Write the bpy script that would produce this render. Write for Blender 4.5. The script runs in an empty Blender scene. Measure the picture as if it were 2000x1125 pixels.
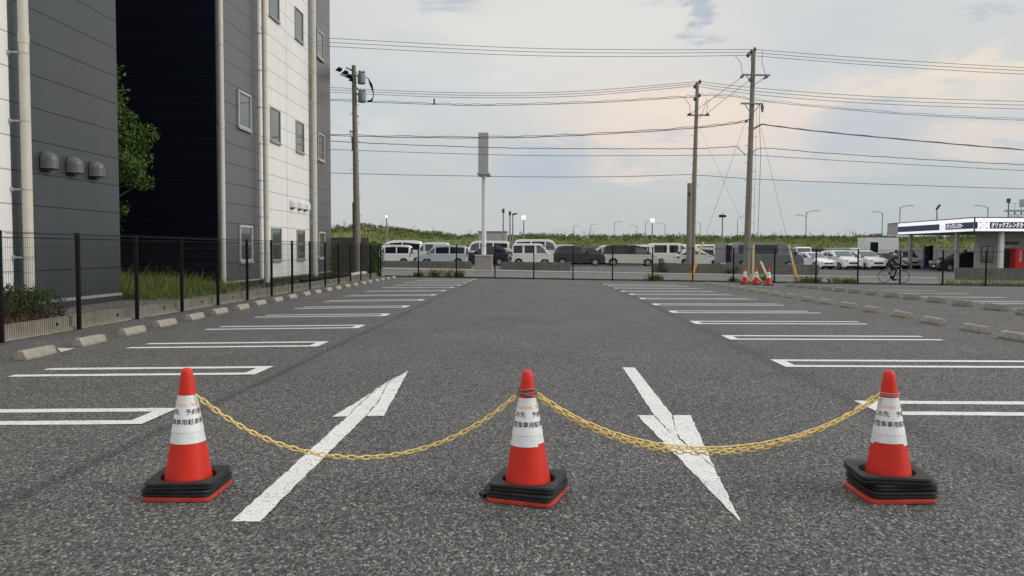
import bpy, bmesh, math, random
from mathutils import Vector, Matrix, noise as mnoise
R = math.radians
random.seed(7)
scene = bpy.context.scene
COL = scene.collection

# ------------------------------------------------------------------ camera
F = 1560.0
YAW, PITCH, ROLL, CH = R(1.836), R(2.735), 0.0040, 1.36
fw = Vector((-math.sin(YAW) * math.cos(PITCH), math.cos(YAW) * math.cos(PITCH), -math.sin(PITCH)))
r0 = Vector((math.cos(YAW), math.sin(YAW), 0))
u0 = r0.cross(fw)
rt = r0 * math.cos(ROLL) + u0 * math.sin(ROLL)
up = u0 * math.cos(ROLL) - r0 * math.sin(ROLL)
CAM = Vector((0, 0, CH))
cd = bpy.data.cameras.new('camera')
cam = bpy.data.objects.new('camera', cd)
COL.objects.link(cam)
M3 = Matrix((rt, up, -fw)).transposed()
cam.matrix_world = Matrix.Translation(CAM) @ M3.to_4x4()
cd.sensor_width = 36.0
cd.lens = 36.0 * F / 2000.0
cd.clip_start = 0.05
cd.clip_end = 6000
scene.camera = cam

# ------------------------------------------------------------------ light
SUN_EL, SUN_AZ = R(26), R(96)          # azimuth measured from +Y (down the aisle) towards +X
sl = bpy.data.lights.new('sun', 'SUN')
sl.energy = 1.5
sl.angle = R(28)
sl.color = (1.0, 0.93, 0.84)
so = bpy.data.objects.new('sun', sl)
COL.objects.link(so)
sd = Vector((math.sin(SUN_AZ) * math.cos(SUN_EL), math.cos(SUN_AZ) * math.cos(SUN_EL), math.sin(SUN_EL)))
so.rotation_euler = sd.to_track_quat('Z', 'Y').to_euler()
so.location = (20, -10, 30)
scene.view_settings.view_transform = 'Standard'
scene.view_settings.look = 'None'
scene.view_settings.exposure = 0.0
scene.view_settings.gamma = 1.0


def ray(px, py):
    return (fw + rt * ((px - 1000.0) / F) - up * ((py - 562.5) / F)).normalized()


def build_world():
    w = bpy.data.worlds.new('World')
    scene.world = w
    w.use_nodes = True
    nt = w.node_tree
    N, L = nt.nodes, nt.links
    N.clear()
    out = N.new('ShaderNodeOutputWorld')
    sky = N.new('ShaderNodeTexSky')
    sky.sky_type = 'NISHITA'
    sky.sun_disc = False
    sky.sun_elevation = SUN_EL
    sky.sun_rotation = SUN_AZ
    b1 = N.new('ShaderNodeBackground')
    b1.inputs[1].default_value = 0.08
    L.new(sky.outputs[0], b1.inputs[0])
    b2 = N.new('ShaderNodeBackground')
    b2.inputs[1].default_value = 1.0
    mx = N.new('ShaderNodeMixShader')
    mx.inputs[0].default_value = 0.92
    L.new(b1.outputs[0], mx.inputs[1])
    L.new(b2.outputs[0], mx.inputs[2])
    L.new(mx.outputs[0], out.inputs[0])
    tc = N.new('ShaderNodeTexCoord')
    sep = N.new('ShaderNodeSeparateXYZ')
    L.new(tc.outputs['Generated'], sep.inputs[0])

    def ramp(sock, stops, interp='EASE'):
        r = N.new('ShaderNodeValToRGB')
        r.color_ramp.interpolation = interp
        e = r.color_ramp.elements
        while len(e) < len(stops):
            e.new(0.5)
        for el, (p, c) in zip(e, stops):
            el.position = p
            el.color = c + (1,) if len(c) == 3 else c
        L.new(sock, r.inputs[0])
        return r

    def noise(vec, scale, detail, rough, dist=0.0):
        n = N.new('ShaderNodeTexNoise')
        n.inputs['Scale'].default_value = scale
        n.inputs['Detail'].default_value = detail
        n.inputs['Roughness'].default_value = rough
        n.inputs['Distortion'].default_value = dist
        L.new(vec, n.inputs['Vector'])
        return n

    def mix(fac, a, b, mode='MIX'):
        m = N.new('ShaderNodeMix')
        m.data_type = 'RGBA'
        m.blend_type = mode
        for s, i in ((fac, 0), (a, 6), (b, 7)):
            if hasattr(s, 'links'):
                L.new(s, m.inputs[i])
            else:
                m.inputs[i].default_value = s
        return m.outputs[2]

    base = ramp(sep.outputs['Z'], [(0.0, (.53, .565, .585)), (0.06, (.58, .605, .615)), (0.17, (.675, .685, .68)), (0.33, (.735, .735, .72)), (0.6, (1.0, 1.02, 1.04)), (1.0, (1.25, 1.28, 1.32))], 'LINEAR')
    # cloud deck seen flat from below: stretch the direction along the horizon
    mp = N.new('ShaderNodeVectorMath')
    mp.operation = 'MULTIPLY'
    mp.inputs[1].default_value = (1.0, 1.0, 3.4)
    L.new(tc.outputs['Generated'], mp.inputs[0])
    n1 = noise(mp.outputs[0], 2.3, 4, 0.45, 0.3)
    n2 = noise(mp.outputs[0], 6.5, 7, 0.5, 0.4)
    c = base.outputs[0]
    f1 = ramp(n1.outputs[0], [(0.42, (0, 0, 0)), (0.68, (1, 1, 1))])
    c = mix(f1.outputs[0], c, (.86, .925, .98, 1), 'MULTIPLY')
    f2 = ramp(n2.outputs[0], [(0.46, (0, 0, 0)), (0.74, (.55, .55, .55))])
    c = mix(f2.outputs[0], c, (1.10, 1.075, 1.03, 1), 'MULTIPLY')
    # single clouds and glowing breaks of this evening sky, each in its own direction
    wob = noise(mp.outputs[0], 5.0, 7, 0.62, 0.4)
    wv = N.new('ShaderNodeVectorMath')
    wv.operation = 'SUBTRACT'
    L.new(wob.outputs[1], wv.inputs[0])
    wv.inputs[1].default_value = (.5, .5, .5)
    ws = N.new('ShaderNodeVectorMath')
    ws.operation = 'SCALE'
    ws.inputs[3].default_value = 0.17
    L.new(wv.outputs[0], ws.inputs[0])
    dv = N.new('ShaderNodeVectorMath')
    dv.operation = 'ADD'
    L.new(tc.outputs['Generated'], dv.inputs[0])
    L.new(ws.outputs[0], dv.inputs[1])

    def blob(c, px, py, rx, ry, col, amt):
        d = ray(px, py)
        k = rx / ry
        m = N.new('ShaderNodeVectorMath')
        m.operation = 'MULTIPLY'
        m.inputs[1].default_value = (1, 1, k)
        L.new(dv.outputs[0], m.inputs[0])
        ds = N.new('ShaderNodeVectorMath')
        ds.operation = 'DISTANCE'
        L.new(m.outputs[0], ds.inputs[0])
        ds.inputs[1].default_value = (d.x, d.y, d.z * k)
        r = N.new('ShaderNodeMapRange')
        r.interpolation_type = 'SMOOTHERSTEP'
        r.inputs[1].default_value = rx / F
        r.inputs[2].default_value = rx * 0.1 / F
        r.inputs[3].default_value = 0
        r.inputs[4].default_value = amt
        L.new(ds.outputs['Value'], r.inputs[0])
        return mix(r.outputs[0], c, tuple(col) + (1,))

    WARM, PEACH, BLUE, GREY = (.95, .81, .66), (.88, .755, .67), (.53, .59, .66), (.49, .53, .59)
    c = blob(c, 1120, 60, 560, 210, (.83, .80, .755), .85)
    c = blob(c, 1390, 225, 480, 150, (.87, .77, .69), 1.0)
    c = blob(c, 1330, 200, 200, 62, WARM, .65)
    c = blob(c, 1220, 290, 260, 70, PEACH, .85)
    c = blob(c, 1430, 280, 230, 70, PEACH, .85)
    c = blob(c, 1800, 155, 330, 60, (.89, .785, .67), .8)
    c = blob(c, 1950, 122, 170, 34, (.99, .85, .66), .45)
    c = blob(c, 1880, 262, 240, 34, PEACH, .6)
    c = blob(c, 1060, 330, 190, 75, BLUE, .95)
    c = blob(c, 1300, 285, 90, 26, BLUE, .5)
    c = blob(c, 1720, 250, 190, 46, (.55, .60, .67), .7)
    c = blob(c, 1500, 330, 330, 70, (.75, .70, .67), .6)
    c = blob(c, 1690, 285, 120, 34, BLUE, .6)
    c = blob(c, 850, -10, 130, 40, (.53, .57, .63), .9)
    c = blob(c, 1358, 38, 44, 30, (.50, .55, .62), .95)
    c = blob(c, 1320, 18, 90, 16, (.62, .67, .72), .6)
    c = blob(c, 1915, 8, 70, 16, GREY, .5)
    c = blob(c, 800, 170, 300, 110, (.64, .69, .72), .5)
    c = blob(c, 700, 245, 190, 40, (.76, .76, .72), .6)
    c = blob(c, 1560, 140, 200, 60, (.62, .68, .73), .5)
    L.new(c, b2.inputs[0])


build_world()
scene.cycles.use_denoising = True
scene.cycles.max_bounces = 6


# ------------------------------------------------------------------ terrain heights
def clamp(v, a=0.0, b=1.0):
    return max(a, min(b, v))


def wall_y(x):
    return 58.1 - 0.3 * clamp(x, -60, 60)


def zg(x, y):
    a = 0.0
    if x < -3:
        a = 0.018 * (max(x, -9) + 3)
    elif x > 3:
        a = 0.004 * (min(x, 12) - 3)
    zf = -0.145 - 0.0094 * clamp(x, -9, 27)
    t = clamp((y - 20) / 21.0) ** 1.5
    z = a * (1 - t) + zf * t
    yw = wall_y(x)
    if y > yw:
        zp = 0.02 - 0.27 * clamp((x - 14) / 12)
        z = z + (zp - z) * clamp((y - yw) / 6.0)
    return z


def gp(px, py, lift=0.0):
    d = ray(px, py)
    z = 0.0
    for _ in range(30):
        k = (z - CH) / d.z
        p = CAM + d * k
        z = 0.6 * z + 0.4 * zg(p.x, p.y)
    p.z = z + lift
    return p


def at(px, py, Y):
    d = ray(px, py)
    return CAM + d * (Y / d.y)


# ------------------------------------------------------------------ materials
MATS = {}


def new_mat(name):
    m = bpy.data.materials.new(name)
    m.use_nodes = True
    return m, m.node_tree.nodes, m.node_tree.links, m.node_tree.nodes['Principled BSDF']


def mat(name, col, rough=0.6, var=0.12, scale=6.0, bump=0.0, bscale=None, metal=0.0, spec=0.5, streak=0.0, coat=0.0):
    """plain surface with an uneven tone, optional fine bump and rain streaks"""
    if name in MATS:
        return MATS[name]
    m, N, L, P = new_mat(name)
    P.inputs['Roughness'].default_value = rough
    P.inputs['Metallic'].default_value = metal
    P.inputs['Specular IOR Level'].default_value = spec
    P.inputs['Coat Weight'].default_value = coat
    P.inputs['Coat Roughness'].default_value = 0.08
    tc = N.new('ShaderNodeTexCoord')
    n = N.new('ShaderNodeTexNoise')
    n.inputs['Scale'].default_value = scale
    n.inputs['Detail'].default_value = 6
    n.inputs['Roughness'].default_value = 0.65
    L.new(tc.outputs['Object'], n.inputs['Vector'])
    r = N.new('ShaderNodeValToRGB')
    e = r.color_ramp.elements
    e[0].position, e[1].position = 0.3, 0.72
    e[0].color = tuple(c * (1 - var) for c in col) + (1,)
    e[1].color = tuple(min(1, c * (1 + var)) for c in col) + (1,)
    L.new(n.outputs[0], r.inputs[0])
    src = r.outputs[0]
    if streak:
        mp = N.new('ShaderNodeMapping')
        mp.inputs['Scale'].default_value = (5, 5, 0.12)
        L.new(tc.outputs['Object'], mp.inputs[0])
        n2 = N.new('ShaderNodeTexNoise')
        n2.inputs['Scale'].default_value = 2.0
        n2.inputs['Detail'].default_value = 7
        L.new(mp.outputs[0], n2.inputs['Vector'])
        mr = N.new('ShaderNodeMapRange')
        mr.inputs[1].default_value, mr.inputs[2].default_value = 0.45, 0.75
        mr.inputs[3].default_value, mr.inputs[4].default_value = 0.0, streak
        L.new(n2.outputs[0], mr.inputs[0])
        mx = N.new('ShaderNodeMix')
        mx.data_type = 'RGBA'
        L.new(mr.outputs[0], mx.inputs[0])
        L.new(src, mx.inputs[6])
        mx.inputs[7].default_value = tuple(c * 0.55 for c in col) + (1,)
        src = mx.outputs[2]
    L.new(src, P.inputs['Base Color'])
    if bump:
        nb = N.new('ShaderNodeTexNoise')
        nb.inputs['Scale'].default_value = bscale or scale * 6
        nb.inputs['Detail'].default_value = 4
        L.new(tc.outputs['Object'], nb.inputs['Vector'])
        b = N.new('ShaderNodeBump')
        b.inputs['Strength'].default_value = bump
        b.inputs['Distance'].default_value = 0.01
        L.new(nb.outputs[0], b.inputs['Height'])
        L.new(b.outputs[0], P.inputs['Normal'])
    MATS[name] = m
    return m


def emit(name, col, s):
    if name in MATS:
        return MATS[name]
    m, N, L, P = new_mat(name)
    P.inputs['Base Color'].default_value = tuple(col) + (1,)
    P.inputs['Emission Color'].default_value = tuple(col) + (1,)
    P.inputs['Emission Strength'].default_value = s
    MATS[name] = m
    return m


def leafmat(name, a, b, trans=0.25):
    if name in MATS:
        return MATS[name]
    m, N, L, P = new_mat(name)
    g = N.new('ShaderNodeNewGeometry')
    r = N.new('ShaderNodeValToRGB')
    r.color_ramp.elements[0].color = tuple(a) + (1,)
    r.color_ramp.elements[1].color = tuple(b) + (1,)
    L.new(g.outputs['Random Per Island'], r.inputs[0])
    L.new(r.outputs[0], P.inputs['Base Color'])
    P.inputs['Roughness'].default_value = 0.55
    P.inputs['Specular IOR Level'].default_value = 0.25
    t = N.new('ShaderNodeBsdfTranslucent')
    L.new(r.outputs[0], t.inputs[0])
    mx = N.new('ShaderNodeMixShader')
    mx.inputs[0].default_value = trans
    L.new(P.outputs[0], mx.inputs[1])
    L.new(t.outputs[0], mx.inputs[2])
    L.new(mx.outputs[0], N['Material Output'].inputs[0])
    MATS[name] = m
    return m


def asphalt_mat(name, dark, light, joints=(), stone=110.0, tint=(1, .955, .895)):
    m, N, L, P = new_mat(name)
    tc = N.new('ShaderNodeTexCoord')
    v = N.new('ShaderNodeTexVoronoi')
    v.inputs['Scale'].default_value = stone
    v.inputs['Randomness'].default_value = 1.0
    smp = N.new('ShaderNodeMapping')        # the roller leaves the stones lying lengthwise
    smp.inputs['Scale'].default_value = (1, .58, 1)
    L.new(tc.outputs['Object'], smp.inputs[0])
    L.new(smp.outputs[0], v.inputs['Vector'])
    sx = N.new('ShaderNodeSeparateColor')
    L.new(v.outputs['Color'], sx.inputs[0])
    r = N.new('ShaderNodeValToRGB')
    r.color_ramp.interpolation = 'LINEAR'
    e = r.color_ramp.elements
    e[0].position, e[1].position = 0.0, 0.72
    k = lambda s: tuple(s * t for t in tint) + (1,)
    e[0].color, e[1].color = k(dark), k((dark + light) * .52)
    x = e.new(0.92)
    x.color = k(light)
    x = e.new(1.0)
    x.color = k(light * 1.75)
    L.new(sx.outputs[0], r.inputs[0])
    # broad unevenness: tyre dust, drying patches
    n = N.new('ShaderNodeTexNoise')
    n.inputs['Scale'].default_value = 0.55
    n.inputs['Detail'].default_value = 8
    n.inputs['Roughness'].default_value = 0.62
    L.new(tc.outputs['Object'], n.inputs['Vector'])
    mr = N.new('ShaderNodeMapRange')
    mr.inputs[1].default_value, mr.inputs[2].default_value = 0.3, 0.7
    mr.inputs[3].default_value, mr.inputs[4].default_value = 0.84, 1.13
    L.new(n.outputs[0], mr.inputs[0])
    n3 = N.new('ShaderNodeTexNoise')
    n3.inputs['Scale'].default_value = 28.0
    n3.inputs['Detail'].default_value = 5
    L.new(tc.outputs['Object'], n3.inputs['Vector'])
    mr3 = N.new('ShaderNodeMapRange')
    mr3.inputs[1].default_value, mr3.inputs[2].default_value = 0.3, 0.7
    mr3.inputs[3].default_value, mr3.inputs[4].default_value = 0.72, 1.28
    L.new(n3.outputs[0], mr3.inputs[0])
    mm = N.new('ShaderNodeMath')
    mm.operation = 'MULTIPLY'
    L.new(mr.outputs[0], mm.inputs[0])
    L.new(mr3.outputs[0], mm.inputs[1])
    fac = mm.outputs[0]
    sep = N.new('ShaderNodeSeparateXYZ')
    L.new(tc.outputs['Object'], sep.inputs[0])
    for jx, wd, amt in joints:          # paving joints between two passes of the paver
        nj = N.new('ShaderNodeTexNoise')
        nj.inputs['Scale'].default_value = 1.1
        nj.inputs['Detail'].default_value = 6
        L.new(tc.outputs['Object'], nj.inputs['Vector'])
        a = N.new('ShaderNodeMath')
        a.operation = 'MULTIPLY_ADD'
        a.inputs[1].default_value = 0.14
        a.inputs[2].default_value = -jx - 0.07
        L.new(nj.outputs[0], a.inputs[0])
        b = N.new('ShaderNodeMath')
        b.operation = 'ADD'
        L.new(sep.outputs['X'], b.inputs[0])
        L.new(a.outputs[0], b.inputs[1])
        c = N.new('ShaderNodeMath')
        c.operation = 'ABSOLUTE'
        L.new(b.outputs[0], c.inputs[0])
        q = N.new('ShaderNodeMapRange')
        q.interpolation_type = 'SMOOTHSTEP'
        q.inputs[1].default_value, q.inputs[2].default_value = 0.0, wd
        q.inputs[3].default_value, q.inputs[4].default_value = amt, 1.0
        L.new(c.outputs[0], q.inputs[0])
        m2 = N.new('ShaderNodeMath')
        m2.operation = 'MULTIPLY'
        L.new(fac, m2.inputs[0])
        L.new(q.outputs[0], m2.inputs[1])
        fac = m2.outputs[0]
    mx = N.new('ShaderNodeVectorMath')
    mx.operation = 'SCALE'
    L.new(r.outputs[0], mx.inputs[0])
    L.new(fac, mx.inputs[3])
    L.new(mx.outputs[0], P.inputs['Base Color'])
    P.inputs['Roughness'].default_value = 0.82
    P.inputs['Specular IOR Level'].default_value = 0.35
    b = N.new('ShaderNodeBump')
    b.inputs['Strength'].default_value = 0.7
    b.inputs['Distance'].default_value = 0.006
    L.new(v.outputs['Distance'], b.inputs['Height'])
    b.invert = True
    L.new(b.outputs[0], P.inputs['Normal'])
    return m


def paint_mat(name, col, wear=0.5):
    """road paint on rough asphalt: pinholes and hairline cracks show the stone"""
    m, N, L, P = new_mat(name)
    tc = N.new('ShaderNodeTexCoord')
    n = N.new('ShaderNodeTexNoise')
    n.inputs['Scale'].default_value = 70
    n.inputs['Detail'].default_value = 3
    L.new(tc.outputs['Object'], n.inputs['Vector'])
    n2 = N.new('ShaderNodeTexNoise')
    n2.inputs['Scale'].default_value = 2.6
    n2.inputs['Detail'].default_value = 6
    L.new(tc.outputs['Object'], n2.inputs['Vector'])
    a = N.new('ShaderNodeMath')
    a.operation = 'MULTIPLY_ADD'
    a.inputs[1].default_value = 0.42 * wear
    L.new(n2.outputs[0], a.inputs[0])
    L.new(n.outputs[0], a.inputs[2])
    mr = N.new('ShaderNodeMapRange')
    mr.inputs[1].default_value, mr.inputs[2].default_value = 0.715, 0.80
    L.new(a.outputs[0], mr.inputs[0])
    v = N.new('ShaderNodeTexVoronoi')
    v.feature = 'DISTANCE_TO_EDGE'
    v.inputs['Scale'].default_value = 2.2
    wn = N.new('ShaderNodeTexNoise')
    wn.inputs['Scale'].default_value = 9
    wn.inputs['Detail'].default_value = 4
    L.new(tc.outputs['Object'], wn.inputs['Vector'])
    vm = N.new('ShaderNodeVectorMath')
    vm.operation = 'MULTIPLY_ADD'
    vm.inputs[1].default_value = (.22, .22, .22)
    L.new(wn.outputs[1], vm.inputs[0])
    L.new(tc.outputs['Object'], vm.inputs[2])
    L.new(vm.outputs[0], v.inputs['Vector'])
    cr = N.new('ShaderNodeMapRange')
    cr.inputs[1].default_value, cr.inputs[2].default_value = 0.005, 0.014
    cr.inputs[3].default_value, cr.inputs[4].default_value = 0.5 * wear, 0.0
    L.new(v.outputs['Distance'], cr.inputs[0])
    mxm = N.new('ShaderNodeMath')
    mxm.operation = 'MAXIMUM'
    L.new(mr.outputs[0], mxm.inputs[0])
    L.new(cr.outputs[0], mxm.inputs[1])
    tone = N.new('ShaderNodeValToRGB')
    tone.color_ramp.elements[0].position, tone.color_ramp.elements[1].position = .3, .7
    tone.color_ramp.elements[0].color = tuple(c * .86 for c in col) + (1,)
    tone.color_ramp.elements[1].color = tuple(c * 1.06 for c in col) + (1,)
    L.new(n2.outputs[0], tone.inputs[0])
    mx = N.new('ShaderNodeMix')
    mx.data_type = 'RGBA'
    L.new(mxm.outputs[0], mx.inputs[0])
    L.new(tone.outputs[0], mx.inputs[6])
    mx.inputs[7].default_value = (.10, .098, .092, 1)
    L.new(mx.outputs[2], P.inputs['Base Color'])
    P.inputs['Roughness'].default_value = 0.7
    b = N.new('ShaderNodeBump')
    b.inputs['Strength'].default_value = 0.35
    b.inputs['Distance'].default_value = 0.004
    L.new(n.outputs[0], b.inputs['Height'])
    L.new(b.outputs[0], P.inputs['Normal'])
    return m


def panel_mat(name, col, rough, seams, spec=.5):
    """insulated metal wall panels: horizontal joints every 0.651 m, faint vertical ribbing"""
    m, N, L, P = new_mat(name)
    tc = N.new('ShaderNodeTexCoord')
    g = N.new('ShaderNodeNewGeometry')
    sep = N.new('ShaderNodeSeparateXYZ')
    L.new(g.outputs['Position'], sep.inputs[0])
    a = N.new('ShaderNodeMath')
    a.operation = 'MULTIPLY_ADD'
    a.inputs[1].default_value = 1 / 0.645
    a.inputs[2].default_value = -(2.185 / 0.645) + 10.0
    L.new(sep.outputs['Z'], a.inputs[0])
    fr = N.new('ShaderNodeMath')
    fr.operation = 'FRACT'
    L.new(a.outputs[0], fr.inputs[0])
    r = N.new('ShaderNodeValToRGB')
    e = r.color_ramp.elements
    e[0].position, e[0].color = 0.0, (seams,) * 3 + (1,)
    e[1].position, e[1].color = 0.030, (seams,) * 3 + (1,)
    x = e.new(0.036)
    x.color = (1, 1, 1, 1)
    L.new(fr.outputs[0], r.inputs[0])
    n = N.new('ShaderNodeTexNoise')
    n.inputs['Scale'].default_value = 0.8
    n.inputs['Detail'].default_value = 5
    mp = N.new('ShaderNodeMapping')
    mp.inputs['Scale'].default_value = (2.5, 2.5, .35)
    L.new(g.outputs['Position'], mp.inputs[0])
    L.new(mp.outputs[0], n.inputs['Vector'])
    fl = N.new('ShaderNodeMath')
    fl.operation = 'FLOOR'
    L.new(a.outputs[0], fl.inputs[0])
    wn = N.new('ShaderNodeTexWhiteNoise')
    wn.noise_dimensions = '1D'
    L.new(fl.outputs[0], wn.inputs['W'])
    ad = N.new('ShaderNodeMath')
    ad.operation = 'MULTIPLY_ADD'
    ad.inputs[1].default_value = 0.10
    L.new(wn.outputs[0], ad.inputs[0])
    L.new(n.outputs[0], ad.inputs[2])
    t = N.new('ShaderNodeMapRange')
    t.inputs[1].default_value, t.inputs[2].default_value = .3, .85
    t.inputs[3].default_value, t.inputs[4].default_value = .93, 1.07
    L.new(ad.outputs[0], t.inputs[0])
    m1 = N.new('ShaderNodeMix')
    m1.data_type = 'RGBA'
    m1.blend_type = 'MULTIPLY'
    m1.inputs[0].default_value = 1
    m1.inputs[6].default_value = tuple(col) + (1,)
    L.new(r.outputs[0], m1.inputs[7])
    sc = N.new('ShaderNodeVectorMath')
    sc.operation = 'SCALE'
    L.new(m1.outputs[2], sc.inputs[0])
    L.new(t.outputs[0], sc.inputs[3])
    L.new(sc.outputs[0], P.inputs['Base Color'])
    P.inputs['Roughness'].default_value = rough
    P.inputs['Specular IOR Level'].default_value = spec
    w = N.new('ShaderNodeTexWave')
    w.bands_direction = 'Y'
    w.inputs['Scale'].default_value = 3.5
    L.new(g.outputs['Position'], w.inputs['Vector'])
    mh = N.new('ShaderNodeMath')
    mh.operation = 'MULTIPLY_ADD'
    mh.inputs[1].default_value = 0.03
    L.new(w.outputs[1], mh.inputs[0])
    L.new(r.outputs[0], mh.inputs[2])
    b = N.new('ShaderNodeBump')
    b.inputs['Strength'].default_value = 0.5
    b.inputs['Distance'].default_value = 0.012
    L.new(mh.outputs[0], b.inputs['Height'])
    L.new(b.outputs[0], P.inputs['Normal'])
    return m


CONC = mat('concrete', (.30, .275, .225), .85, .28, 9, .5, 60)
CONC_WALL = mat('old concrete', (.235, .215, .175), .9, .3, 3.0, .5, 40, streak=.55)
CONC_LOW = mat('roadside concrete', (.17, .155, .13), .9, .3, 1.2, .4, 30, streak=.5)
POLEM = mat('pole concrete', (.235, .21, .175), .85, .18, 5, .3, 50, streak=.35)
BLACKM = mat('black coated steel', (.005, .005, .006), .6, .2, 12, spec=.2)
DARKG = mat('dark grey steel', (.07, .07, .072), .5, .2, 8)
MIDG = mat('grey steel', (.23, .23, .23), .45, .15, 8)
LIGHTG = mat('light grey steel', (.42, .42, .41), .5, .12, 5)
WHITEM = mat('white enamel', (.72, .72, .70), .4, .05, 4)
BEIGE = mat('beige pipe', (.58, .55, .47), .45, .06, 3, streak=.18)
WIREM = mat('cable sheath', (.10, .10, .105), .6, .15, 4)
REDM = mat('cone red plastic', (.66, .028, .012), .45, .14, 5, .14, 60, streak=.28, spec=.35)
REDBASE = mat('dusty cone red plastic', (.46, .045, .028), .6, .25, 10, .2, 50)
RUBBER = mat('black rubber', (.015, .015, .016), .62, .55, 9, .35, 90, streak=.2)
SLEEVE = mat('reflective band', (.75, .77, .76), .35, .08, 30, .2, 120)
PAPER = mat('white printed sheet', (.82, .82, .83), .45, .05, 12)
INK = mat('black ink', (.03, .03, .035), .6, .1, 20)
INKO = mat('faded orange ink', (.80, .46, .30), .6, .15, 20)
YEL = mat('yellow plastic chain', (.92, .66, .22), .4, .14, 25, coat=.2)
YGUARD = mat('yellow guard tube', (.68, .37, .03), .5, .15, 5)
YPALE = mat('pale bleached yellow', (.62, .50, .28), .6, .15, 5)
TYRE = mat('tyre rubber', (.014, .014, .014), .8, .2, 10)
GLASSD = mat('dark tinted glass', (.012, .014, .016), .06, .05, 3, spec=.6)
GLASSL = mat('clear car glass', (.10, .125, .12), .06, .05, 3, spec=.6)
GLASSB = mat('building glass', (.16, .185, .185), .04, .08, 1.5, spec=.8, metal=.55)
TAIL = mat('tail lamp red', (.40, .015, .012), .2, .1, 6)
HEADL = mat('head lamp', (.62, .64, .66), .15, .1, 6)
CHROME = mat('alloy wheel', (.50, .50, .50), .35, .1, 6, metal=.6)
STEM = mat('bark', (.075, .055, .038), .9, .3, 8, .6)
GRASSM = leafmat('grass blades', (.09, .13, .025), (.24, .28, .075))
DRYM = leafmat('dry blades', (.16, .13, .06), (.30, .25, .13))
LEAFM = leafmat('tree leaves', (.036, .085, .016), (.13, .20, .045))
SHRUBM = leafmat('shrub leaves', (.028, .052, .016), (.085, .115, .034))
BROWNL = leafmat('dead leaves', (.055, .032, .018), (.12, .07, .04))
SCRUBM = leafmat('levee scrub', (.05, .078, .022), (.17, .205, .06))
LEVGR = leafmat('levee grass', (.14, .17, .045), (.28, .29, .10))


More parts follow.
